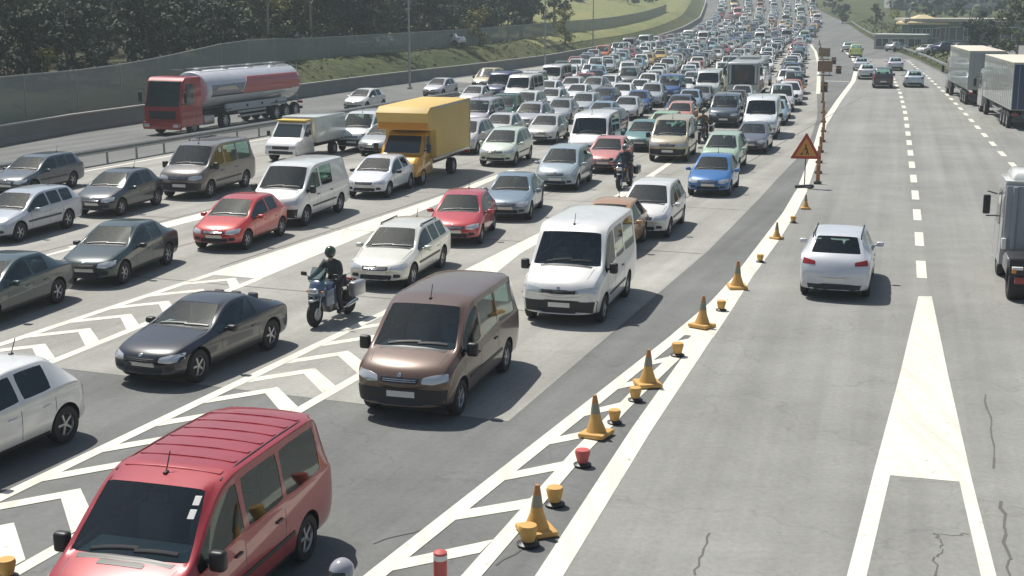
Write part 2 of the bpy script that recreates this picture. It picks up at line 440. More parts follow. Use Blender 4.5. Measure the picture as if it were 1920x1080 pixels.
# exit nose on the right
def mpx(pts): sheet('', [at(*p)[:2] for p in pts], ZM, None, mk)
mpx([(1722, 556), (1747, 556), (1777, 700), (1823, 904), (1799, 904), (1669, 892), (1637, 890), (1688, 700)])
mpx([(1637, 890), (1669, 892), (1625, 1080), (1588, 1080)]); mpx([(1588, 1080), (1625, 1080), (1597, 1200), (1559, 1200)])
mpx([(1799, 904), (1823, 904), (1868, 1080), (1839, 1080)]); mpx([(1839, 1080), (1868, 1080), (1899, 1200), (1866, 1200)])
def dashed(px, per, on, w, tmax, first=0.0):
    P = [Vector(at(*p)[:2]) for p in px]; s = first; acc = [0]
    for a, b in zip(P, P[1:]): acc.append(acc[-1] + (b - a).length)
    def pos(d):
        for i in range(len(P) - 1):
            if d <= acc[i + 1] or i == len(P) - 2:
                return P[i] + (P[i + 1] - P[i]) * ((d - acc[i]) / (acc[i + 1] - acc[i])), (P[i + 1] - P[i]).normalized()
    while s + on < min(acc[-1], tmax):
        p, d = pos(s); q, _ = pos(s + on); nn = Vector((d.y, -d.x)) * (w / 2)
        sheet('', [(p - nn)[:2], (p + nn)[:2], (q + nn)[:2], (q - nn)[:2]], ZM, None, mk); s += per
dashed([(1728.5, 522), (1723, 440), (1717, 375), (1713, 335), (1705, 270), (1697, 210), (1688, 175), (1672, 140)], 5.15, 2.6, .27, 130)
dashed([(1960, 372), (1920, 330), (1888, 298), (1852, 260), (1805, 208), (1780, 182), (1740, 145), (1700, 112)], 4.9, 2.3, .27, 130)
tag(mesh('road_markings', mk, MARK), kind='structure')

# dark joints and tar lines across the lanes
jb = bmesh.new()
def joint(p, q, w=.07):
    p = Vector(p); q = Vector(q); d = (q - p).normalized(); nn = Vector((d.y, -d.x)) * w / 2
    n = max(1, int((q - p).length / 6))
    for k in range(n):
        a = p + (q - p) * (k / n); b = p + (q - p) * ((k + 1) / n)
        sheet('', [(a - nn)[:2], (a + nn)[:2], (b + nn)[:2], (b - nn)[:2]], .0065, None, jb)
for u in (-12.0, -17.4, -21.3, -24.3, -27.7, -30.8, -35.0): joint(XY(32, u), XY(110, u - .2), .06)
for t in range(30, 110, 9): joint(XY(t, -39), XY(t, -8.8 - max(0, t - 40) * .05), .05)
random.seed(5)
def crack(px, w=.035):
    P = [Vector(at(*p)[:2]) for p in px]
    for a, b in zip(P, P[1:]):
        n = 4; last = a
        for k in range(1, n + 1):
            c = a + (b - a) * (k / n) + Vector((random.uniform(-.04, .04), random.uniform(-.04, .04))); joint(last, c, w * random.uniform(.6, 1.3)); last = c
crack([(1750, 1000), (1763, 1012), (1768, 1030), (1752, 1045), (1757, 1080), (1760, 1150)], .03)
crack([(1748, 1003), (1800, 1003), (1812, 1001)], .02)
crack([(1877, 940), (1884, 990), (1892, 1050), (1900, 1120)], .05)
crack([(1848, 740), (1857, 800), (1866, 880)], .035)
crack([(1330, 1000), (1318, 1040), (1300, 1080)], .03)
crack([(930, 1060), (990, 1020)], .03); crack([(700, 1020), (800, 990)], .02)
tag(mesh('tar_joints', jb, mat('tar', (.115, .113, .106), .8)), kind='structure')

HILLG = grass_mat('sunny_grass', (.17, .20, .085), (.27, .26, .12), .05)  # the hill's own brighter, yellower grass
bm = bmesh.new(); rows = []
for t in frange(170, 500, 10):
    rows.append([bm.verts.new((*XY(t, wallu(t) - d), gz(t, wallu(t) - d) + .06)) for d in (4.5, 6, 7.5, 9.2, 11, 14, 18, 24, 30, 40, 50, 70)])
for r0, r1 in zip(rows, rows[1:]):
    for k in range(11): bm.faces.new((r0[k], r0[k + 1], r1[k + 1], r1[k]))
tag(mesh('grass_hill', bm, HILLG, smooth=True, ang=80), kind='structure')
# ---- concrete barrier wall along the far side
def extrude(name, path, prof, m, parent=None, z0=None):
    """prof: (offset to the right of the path, height) points, path: (t,u)"""
    bm = bmesh.new(); P = [Vector(XY(*p)) for p in path]; rings = []
    for i, p in enumerate(P):
        d = (P[min(i + 1, len(P) - 1)] - P[max(0, i - 1)]).normalized(); nn = Vector((d.y, -d.x))
        z = (z0(*path[i]) if z0 else rise(path[i][0]))
        rings.append([bm.verts.new((p.x + nn.x * o_, p.y + nn.y * o_, z + h)) for o_, h in prof])
    for a, b in zip(rings, rings[1:]):
        for k in range(len(prof)): bm.faces.new((a[k], a[(k + 1) % len(prof)], b[(k + 1) % len(prof)], b[k]))
    bm.faces.new(rings[0]); bm.faces.new(rings[-1])
    return mesh(name, bm, m, parent)
WALLM = mat('weathered_concrete', (.17, .175, .165), .85, noise=(.6, .25), bump=.3)
w = empty('barrier_wall', (0, 0, 0))
tag(w, 'long dark grey concrete barrier wall along the far edge of the motorway', 'barrier')
wp = [(t, wallu(t)) for t in frange(18, 470, 9)]
extrude('wall_body', wp, [(.30, -.1), (.28, .12), (.12, .38), (.07, 1.0), (-.13, 1.0), (-.30, -.1)], WALLM, w)
extrude('coping', wp, [(.12, 1.003), (.12, 1.09), (-.18, 1.09), (-.18, 1.003)], mat('coping_concrete', (.30, .30, .28), .8, noise=(.8, .2)), w)
# ---- steel guardrail between the jam and the far carriageway
g = empty('guardrail'); tag(g, 'grey steel guardrail on posts between the packed jam and the road with the tanker', 'guardrail')
gp = [(t, -40.4 - (.0 if t < 100 else (t - 100) * .05)) for t in frange(26, 122, 4)]
WB = [(.10, .50), (.14, .53), (.14, .58), (.06, .63), (.14, .68), (.14, .74), (.10, .77), (.07, .77), (.10, .70), (.03, .63), (.10, .56), (.07, .50)]
extrude('rail_beam', gp, WB, STEEL, g)
extrude('rail_beam', gp, [(-a, b) for a, b in WB], STEEL, g)
t = 27.0
while t < 120:
    u = gp[0][1] if t < 100 else -40.4 - (t - 100) * .05
    b = bmesh.new(); x, y = XY(t, u); box(b, (x, y, .36), (.10, .06, .74), .01); mesh('post', b, STEEL, g); t += 2.25
# right hand guardrail beyond the lorries
g2 = empty('guardrail'); tag(g2, 'thin steel guardrail on the dry bank at the right edge of the road', 'guardrail')
rp = [(t, rightu(t) + .7) for t in frange(118, 330, 7)]
extrude('rail_beam', rp, [(-.05, .5), (-.1, .56), (-.05, .63), (-.1, .70), (-.05, .76), (0, .76), (0, .5)], STEEL, g2)
for t, u in rp[:24]:
    b = bmesh.new(); x, y = XY(t, u); box(b, (x, y, rise(t) + .34), (.10, .08, .72), .01); mesh('post', b, STEEL, g2)
# ---- mesh fence on top of the bank
def net_mat():
    m = bpy.data.materials.new('fence_netting'); m.use_nodes = True; n = m.node_tree.nodes; l = m.node_tree.links; n.clear()
    o = n.new('ShaderNodeOutputMaterial'); d = n.new('ShaderNodeBsdfDiffuse'); d.inputs[0].default_value = (.25, .27, .25, 1)
    t = n.new('ShaderNodeBsdfTransparent'); mx = n.new('ShaderNodeMixShader')
    tc = n.new('ShaderNodeTexCoord'); br = n.new('ShaderNodeTexBrick'); br.offset = 0; br.inputs['Scale'].default_value = 1; br.inputs['Mortar Size'].default_value = .016
    br.inputs['Brick Width'].default_value = .05; br.inputs['Row Height'].default_value = .05; br.inputs['Mortar Smooth'].default_value = 0
    l.new(tc.outputs['UV'], br.inputs['Vector']); l.new(br.outputs['Fac'], mx.inputs[0]); l.new(t.outputs[0], mx.inputs[1]); l.new(d.outputs[0], mx.inputs[2]); l.new(mx.outputs[0], o.inputs[0])
    return m
NET = net_mat()
fe = empty('mesh_fence'); tag(fe, 'grey green mesh fence on the grass bank in front of the dark trees', 'fence')
fd = lambda t: table([(30, 1.0), (62, 1.0), (108, 8.3), (400, 8.3)], t)
fh = lambda t: table([(30, 3.5), (62, 3.5), (108, 1.9), (400, 1.9)], t)
fp = [(t, wallu(t) - fd(t)) for t in frange(30, 330, 6)]
bm = bmesh.new(); uv = bm.loops.layers.uv.new(); s = 0; rows = []
for i, (t, u) in enumerate(fp):
    x, y = XY(t, u); z = gz(t, u)
    if i: s += 6
    rows.append((bm.verts.new((x, y, z)), bm.verts.new((x, y, z + fh(t))), s, fh(t)))
for a, b in zip(rows, rows[1:]):
    f = bm.faces.new((a[0], b[0], b[1], a[1]))
    for lp, c in zip(f.loops, ((a[2], 0), (b[2], 0), (b[2], b[3]), (a[2], a[3]))): lp[uv].uv = c
mesh('netting', bm, NET, fe)
for t, u in fp:
    x, y = XY(t, u); b = bmesh.new(); box(b, (x, y, gz(t, u) + fh(t) / 2), (.07, .07, fh(t) + .15), .01); mesh('post', b, STEEL, fe)
extrude('top_rail', fp, [(.03, -.02), (.03, .04), (-.03, .04), (-.03, -.02)], STEEL, fe, z0=lambda t, u: gz(t, u) + fh(t))

# ------------------------------------------------------------------ trees
def tree_meshes(seed, h, rad, low, nleaf, leafm, barkm, lsize=.42, conif=False):
    rnd = random.Random(seed)
    b = bmesh.new(); lean = Vector((rnd.uniform(-.4, .4), rnd.uniform(-.4, .4), 0)); n = 6
    pts = [Vector((0, 0, -.3)) + lean * (k / n) ** 2 + Vector((0, 0, (h * .9 + .3) * k / n)) for k in range(n + 1)]
    tube(b, pts, [h * .022 * (1 - .85 * k / n) + .02 for k in range(n + 1)], 7)
    tips = []
    for k in range(11):
        f = low + (0.95 - low) * (k + rnd.random()) / 11; a = rnd.uniform(0, 2 * PI)
        base = Vector((0, 0, h * .9 * f)) + lean * f * f
        L = rad * (1.0 if not conif else 1.15 * (1.15 - f)) * rnd.uniform(.6, .95) * (1 - .45 * abs(f - .55))
        tip = base + Vector((math.cos(a) * L, math.sin(a) * L, L * (.45 if not conif else -.05)))
        tube(b, [base, (base + tip) / 2 + Vector((0, 0, -.1 * L)), tip], [h * .009, h * .006, .015], 5, cap=False); tips.append((tip, L)); tips.append(((base + tip) / 2, L * .8))
    lb = bmesh.new(); cl = []
    for tip, L in tips:
        for _ in range(3): cl.append((tip + Vector((rnd.gauss(0, .35), rnd.gauss(0, .35), rnd.gauss(0, .3))) * L * .55, rnd.uniform(.35, .62) * max(.9, L * .55)))
    for _ in range(6): cl.append((Vector((rnd.gauss(0, rad * .25), rnd.gauss(0, rad * .25), h * rnd.uniform(.75, 1.0))), rad * .35))
    for i in range(nleaf):
        c, r_ = cl[rnd.randrange(len(cl))]
        d = Vector((rnd.gauss(0, 1), rnd.gauss(0, 1), rnd.gauss(0, .75))).normalized() * r_ * rnd.uniform(.45, 1.0)
        p = c + d; s_ = lsize * rnd.uniform(.5, 1.15)
        ax = Vector((rnd.gauss(0, 1), rnd.gauss(0, 1), rnd.gauss(0, .6))).normalized(); nn = (d.normalized() + Vector((rnd.gauss(0, .5), rnd.gauss(0, .5), .5))).normalized()
        ax = (ax - nn * ax.dot(nn)).normalized(); bx = nn.cross(ax)
        vs = [lb.verts.new(p + ax * s_ * u + bx * s_ * .62 * v) for u, v in ((-.5, 0), (-.1, -.5), (.5, -.15), (.35, .4), (-.2, .5))]
        lb.faces.new(vs)
    tm = bpy.data.meshes.new('trunk'); b.to_mesh(tm); b.free(); tm.materials.append(barkm); tm.shade_smooth()
    lm = bpy.data.meshes.new('crown'); lb.to_mesh(lm); lb.free(); lm.materials.append(leafm)
    return tm, lm
TREES = {
    'dark': [tree_meshes(s, 10.5, 3.3, .12, 3400, LEAF, BARK) for s in (1, 2, 3)],
    'darkbush': [tree_meshes(s, 5.0, 2.4, .05, 1900, LEAF, BARK, .34) for s in (4, 5)],
    'olive': [tree_meshes(s, 8.0, 2.6, .18, 2400, LEAF2, BARKPALE, .36) for s in (6, 7)],
    'yellow': [tree_meshes(s, 5.0, 2.1, .10, 1600, LEAF3, BARK, .30) for s in (8,)],
    'conifer': [tree_meshes(s, 11.5, 2.8, .05, 3400, LEAF, BARK, .36, True) for s in (9, 10)],
}
def tree(kind, x, y, sc, rz, label, cat='tree', group=None, name=None):
    tm, lm = random.choice(TREES[kind])
    r = empty(name or {'dark': 'broadleaf_tree', 'darkbush': 'bush', 'olive': 'broadleaf_tree', 'yellow': 'young_tree', 'conifer': 'conifer_tree'}[kind], (x, y, zat(x, y)), rz)
    r.scale = (sc, sc, sc * random.uniform(.9, 1.15))
    tag(r, label, cat, group); link('trunk', tm, r); link('crown', lm, r); return r
random.seed(11)
DEN = {'dark': 'dark green broadleaf tree standing in the dense wood behind the mesh fence', 'conifer': 'dark tall conifer tree standing in the wood behind the mesh fence',
       'olive': 'paler olive green tree with a light trunk in the wood behind the fence', 'darkbush': 'low dark bush filling the edge of the wood behind the fence'}
GRP = {'dark': 'dark broadleaf trees in the wood', 'conifer': 'dark conifers in the wood', 'olive': 'olive green trees in the wood', 'darkbush': 'dark bushes at the edge of the wood'}
placed = []
def forest(n, t0, t1, d0, d1, kinds, mind, sc=(.8, 1.2)):
    k = tries = 0
    while k < n and tries < 4000:
        tries += 1; t = random.uniform(t0, t1); d = random.uniform(d0, d1); x, y = XY(t, wallu(t) - d)
        if x * x + y * y < 900: continue
        if any((x - a) ** 2 + (y - b) ** 2 < mind * mind for a, b in placed): continue
        placed.append((x, y)); kd = random.choice(kinds)
        tree(kd, x, y, random.uniform(*sc), random.uniform(0, 6.28), DEN[kd], 'bush' if kd == 'darkbush' else 'tree', GRP[kd]); k += 1
forest(88, 46, 186, 17, 40, ['dark', 'dark', 'conifer', 'dark', 'olive'], 4.0)
forest(46, 42, 180, 9.6, 16, ['darkbush', 'darkbush', 'olive', 'dark', 'darkbush'], 2.9, (.7, 1.2))
forest(20, 186, 216, 12, 42, ['dark', 'dark', 'conifer', 'olive'], 4.2)
random.seed(31); k = 0
while k < 0:
    t = random.uniform(47, 165); d = random.uniform(2.0, 7.6); x, y = XY(t, wallu(t) - d)
    if any((x - a) ** 2 + (y - b) ** 2 < 2.2 for a, b in placed): continue
    placed.append((x, y)); tree('darkbush', x, y, random.uniform(.20, .36), k, 'low dark shrub on the grass bank between the barrier wall and the fence', 'shrub', 'low shrubs on the grass bank', 'shrub'); k += 1
for px, py, s_, lb_ in [(530, 104, 1.15, 'bright yellow green young tree standing out before the dark wood'), (92, 150, .55, 'small yellow leaved sapling by the fence at the far left'),
                        (900, 86, .9, 'small yellow green tree near the white parked cars behind the fence'), (1060, 72, 1.0, 'yellow green bushy tree where the wood ends at the grass slope')]:
    x, y, z = at(px, py, 2.2); tree('yellow', x, y, s_, 1.0, lb_)
tree('olive', *at(390, 112, 2.2)[:2], .85, 2.2, 'pale leaved tree beside the light lamp post above the red tanker')
# leaf litter under the trees, the wood's shade put into its dark colour
bm = bmesh.new(); rows = []
for t in frange(36, 190, 6):
    rows.append([bm.verts.new((*XY(t, wallu(t) - d), gz(t, wallu(t) - d) + .03)) for d in (9.2 + 1.1 * math.sin(t * .4), 12, 18, 26, 36, 50, 62)])
for r0, r1 in zip(rows, rows[1:]):
    for k in range(6): bm.faces.new((r0[k], r0[k + 1], r1[k + 1], r1[k]))
tag(mesh('forest_floor', bm, grass_mat('leaf_litter', (.045, .045, .028), (.07, .075, .035), .3)), kind='structure')
# a mass of far woodland, nobody could count it
bm = bmesh.new(); rnd = random.Random(3)
def leafblob(bm, x, y, z, r_, n, ls):
    for _ in range(n):
        d = Vector((rnd.gauss(0, 1), rnd.gauss(0, 1), rnd.gauss(0, .8))).normalized() * r_ * rnd.uniform(.6, 1.0)
        p = Vector((x, y, z)) + d; ax = Vector((rnd.gauss(0, 1), rnd.gauss(0, 1), rnd.gauss(0, 1))).normalized(); nn = (d.normalized() + Vector((0, 0, .4))).normalized()
        ax = (ax - nn * ax.dot(nn)).normalized(); bx = nn.cross(ax)
        bm.faces.new([bm.verts.new(p + ax * ls * u + bx * ls * v) for u, v in ((-.5, -.1), (.1, -.5), (.5, .2), (-.2, .5))])
for _ in range(330):
    t = rnd.uniform(60, 250); d = rnd.uniform(44, 90); u = wallu(t) - d; x, y = XY(t, u)
    if x * x + y * y < 3600: continue
    leafblob(bm, x, y, gz(t, u) + rnd.uniform(3, 7), rnd.uniform(3, 4.5), 60, 1.1)
tag(mesh('woodland', bm, LEAF), kind='stuff')
bm = bmesh.new()
for _ in range(520):
    y = rnd.uniform(330, 760); x = rnd.uniform(60, 420) * y / 430; t, u = TU(x, y)
    if u < rightu(t) + 18 and u > wallu(t) - 10: continue
    k = math.sin(x * .031 + y * .012) + math.sin(y * .028 - x * .01)
    if k < .35: continue
    leafblob(bm, x, y, gz(t, u) + 1.8, rnd.uniform(2.2, 4.2), 26, 1.6)
for _ in range(160):
    t = rnd.uniform(250, 520); u = wallu(t) - rnd.uniform(14, 60) - max(0, 330 - t) * .35; x, y = XY(t, u)
    leafblob(bm, x, y, gz(t, u) + 1.6, rnd.uniform(1.5, 3.2), 26, 1.3)
tag(mesh('far_thickets', bm, leaf_mat('hedge_foliage', (.065, .095, .045))), kind='stuff')
# tufts of rough grass on the bank
bm = bmesh.new()
for _ in range(0):
    t = rnd.uniform(48, 230); d = rnd.uniform(1.0, 9.5); u = wallu(t) - d; x, y = XY(t, u); z = gz(t, u); h = rnd.uniform(.05, .17); a = rnd.uniform(0, PI); w_ = rnd.uniform(.06, .16)
    dx, dy = math.cos(a) * w_, math.sin(a) * w_
    bm.faces.new([bm.verts.new(p) for p in ((x - dx, y - dy, z), (x + dx, y + dy, z), (x + dx * .3 + .05, y + dy * .3, z + h))])
for _ in range(3500):
    t = rnd.uniform(118, 330); u = rightu(t) + rnd.uniform(1.4, 14); x, y = XY(t, u); z = gz(t, u); h = rnd.uniform(.1, .35); a = rnd.uniform(0, PI); w_ = rnd.uniform(.08, .25)
    dx, dy = math.cos(a) * w_, math.sin(a) * w_
    bm.faces.new([bm.verts.new(p) for p in ((x - dx, y - dy, z), (x + dx, y + dy, z), (x, y, z + h))])
for _ in range(420):
    t = rnd.uniform(52, 200); d = rnd.uniform(1.2, 9.0); u = wallu(t) - d; x, y = XY(t, u); leafblob(bm, x, y, gz(t, u) + .02, rnd.uniform(.15, .5), 16, .16)
tag(mesh('grass_tufts', bm, leaf_mat('dry_grass', (.13, .14, .06))), kind='stuff')

# ------------------------------------------------------------------ lamp posts
def lamp_post(x, y, h, arm, label, rz=0, double=False):
    z = zat(x, y); r = empty('lamp_post', (x, y, z), rz); tag(r, label, 'lamp post')
    b = bmesh.new(); tube(b, [(0, 0, -.1), (0, 0, h * .5), (0, 0, h)], [.11, .085, .06], 10); mesh('pole', b, STEEL, r, True)
    b = bmesh.new(); box(b, (0, 0, .12), (.34, .34, .24), .03); mesh('base_plate', b, STEEL, r)
    for s_ in ((1, -1) if double else (1,)):
        b = bmesh.new(); tube(b, [(0, 0, h - .02), (s_ * arm * .5, 0, h + .3), (s_ * arm, 0, h + .35)], [.05, .045, .04], 8); mesh('arm', b, STEEL, r, True)
        b = bmesh.new(); box(b, (s_ * (arm + .3), 0, h + .33), (.75, .28, .14), .05); hd = mesh('lamp_head', b, STEEL, r, True)
        b = bmesh.new(); box(b, (s_ * (arm + .32), 0, h + .25), (.5, .2, .04), .015); mesh('lamp_glass', b, LENS, hd, True)
for px, py, hh, h, lb_ in [(378, 122, 2.0, 9.5, 'pale steel lamp post rising behind the tanker cab before the dark wood'), (768, 132, 1.6, 10, 'slim steel lamp post on the grass bank above the white car'),
                           (1022, 86, 2.5, 9, 'steel lamp post at the end of the wood beside the grass slope'), (420, 118, 2.2, 9, 'lamp post just right of the pale one above the tanker')]:
    x, y, z = at(px, py, hh); lamp_post(x, y, h, 1.6, lb_, -TH)
lamp_post(*at(1703, 84)[:2], 11, 1.8, 'tall grey lamp post beside the canopy of the service area', 2.6, True)
lamp_post(*at(1112, 66, 2.5)[:2], 9, 1.4, 'thin dark lamp post standing on the yellow grass slope', 0)

# ------------------------------------------------------------------ service area on the right
PARK = mat('car_park_asphalt', (.19, .185, .175), .9, noise=(.3, .2))
def apron(name, t0, t1, a, b, m, z=.03):
    bm = bmesh.new(); rows = []
    for t in frange(t0, t1, 8):
        rows.append([bm.verts.new((*XY(t, rightu(t) + lerp(a, b, k / 8)), gz(t, rightu(t) + lerp(a, b, k / 8)) + .05 + z)) for k in range(9)])
    for r0, r1 in zip(rows, rows[1:]):
        for k in range(8): bm.faces.new((r0[k], r0[k + 1], r1[k + 1], r1[k]))
    return tag(mesh(name, bm, m), kind='structure')
apron('car_park', 120, 300, 10, 60, PARK)
WALLC = mat('render_wall', (.34, .36, .33), .8, noise=(.7, .12)); ROOFC = mat('roof_sheet', (.52, .50, .42), .5, noise=(.5, .1)); GREENM = mat('teal_sheet', (.05, .16, .15), .5)
DKGL = mat('dark_shop_glass', (.03, .045, .05), .08, 0, .4)
def building(x, y, L, Dp, h, ang, label, wallm, roofm, nwin=8, over=.8, roofh=.35, hip=False, cat='building', wz=(.9, .55)):
    r = empty('service_building', (x, y, zat(x, y) - .1), ang); tag(r, label, cat)
    b = bmesh.new(); box(b, (0, 0, h / 2), (L, Dp, h)); mesh('wall', b, wallm, r)
    b = bmesh.new()
    if hip:
        box(b, (0, 0, h + .17), (L + over * 2, Dp + over * 2, .34), .02)
        box(b, (0, 0, h + .34 + roofh / 2), (L + over * 1.9, Dp + over * 1.9, roofh), taper=(.12, .12))
    else: box(b, (0, 0, h + roofh / 2 + .002), (L + over * 2, Dp + over * 2, roofh), .05)
    rf = mesh('roof', b, roofm, r)
    wd = L / nwin
    for k in range(nwin):
        xx = -L / 2 + wd * (k + .5)
        b = bmesh.new(); hh = h * wz[1]
        for (cx, cz, sx, sz) in ((xx, h * wz[0] * .5 + .15 + hh / 2, wd * .82, .07), (xx, h * wz[0] * .5 + .15 - hh / 2, wd * .82, .07)): box(b, (cx, -Dp / 2 - .04, cz), (sx, .08, sz))
        for s_ in (-1, 0, 1): box(b, (xx + s_ * (wd * .41 - .035), -Dp / 2 - .035, h * wz[0] * .5 + .15), (.07, .07, hh - .08))
        f = mesh('window', b, WHITE, r)
        b = bmesh.new(); box(b, (xx, -Dp / 2 - .012, h * wz[0] * .5 + .15), (wd * .8, .02, hh - .02)); mesh('pane', b, DKGL, f)
    return r
x, y, _ = at(1850, 84); building(x + 6, y + 4, 36, 10, 3.9, -.14, 'long low service building with a pale flat roof edge and dark windows', mat('green_grey_wall', (.13, .17, .15), .7), mat('long_roof', (.46, .44, .36), .6, noise=(.35, .3)), 12, 1.2, .5)
x, y, _ = at(1733, 84); r = building(x, y + 2, 5.2, 4.4, 2.9, .05, 'small kiosk with a cream hipped roof beside the car park', GREENM, mat('cream_roof', (.62, .52, .30), .6), 3, .9, 1.3, True, 'kiosk')
x, y, _ = at(1700, 92); building(x - 1, y, 7.5, 3.2, 2.3, -.5, 'low pale grey shed with a white roof left of the kiosk', WALLC, mat('white_roof', (.6, .62, .6), .5), 3, .3, .2, cat='shed')
x, y, _ = at(1835, 22); building(x + 10, y + 60, 30, 14, 7.5, -.1, 'distant pale office block with dark windows on the far slope', mat('pale_block', (.42, .42, .43), .8), mat('block_roof', (.25, .25, .26), .8), 9, .3, .4)
x, y, _ = at(1600, 18); building(x + 30, y + 110, 46, 12, 5.0, .05, 'far brown roofed shed on the hazy slope above the road', WALLC, mat('brown_roof', (.22, .13, .11), .8), 9, .6, .8)
x, y, _ = at(1760, 14); building(x + 12, y + 90, 16, 10, 5, .2, 'distant cream house standing left of the office block', mat('cream_wall', (.5, .46, .36), .8), mat('tile_roof', (.3, .15, .1), .8), 4, .5, 1.6, True, 'house')
for px, py, s_, kd, lb_ in [(1676, 72, .8, 'yellow', 'small autumn coloured tree left of the kiosk'), (1640, 60, .7, 'olive', 'rounded green tree at the start of the service area'), (1580, 44, .9, 'darkbush', 'dark round bush above the end of the island'),
                            (1822, 110, .9, 'darkbush', 'brownish green bush behind the parked lorries'), (1868, 112, 1.0, 'darkbush', 'broad green bush behind the nearer lorry roof'), (1905, 118, 1.0, 'olive', 'olive bush at the right edge behind the lorry'),
                            (1790, 66, .7, 'dark', 'dark tree in front of the long low building'), (1880, 62, .7, 'dark', 'dark tree against the right part of the long building'), (1745, 50, .8, 'dark', 'dark tree behind the kiosk roof'),
                            (1560, 36, .8, 'dark', 'dark tree at the bend beyond the jam'), (1520, 34, .75, 'conifer', 'dark pointed tree beyond the far end of the jam'), (1500, 30, .7, 'dark', 'dark bushy tree just left of the pointed one past the jam')]:
    x, y, _ = at(px, py); tree(kd, x, y, s_, px * .1, lb_, 'bush' if kd == 'darkbush' else 'tree')
random.seed(21)
for k in range(26):
    t = random.uniform(170, 330); u = rightu(t) + random.uniform(34, 120); x, y = XY(t, u)
    kd = random.choice(['dark', 'darkbush', 'olive', 'dark'])
    tree(kd, x, y, random.uniform(.6, .95), k, {'dark': 'dark green tree beyond the car park on the right', 'darkbush': 'low dark bush beyond the car park on the right', 'olive': 'olive green tree beyond the car park on the right'}[kd],
         'bush' if kd == 'darkbush' else 'tree', {'dark': 'dark trees beyond the car park', 'darkbush': 'dark bushes beyond the car park', 'olive': 'olive trees beyond the car park'}[kd])
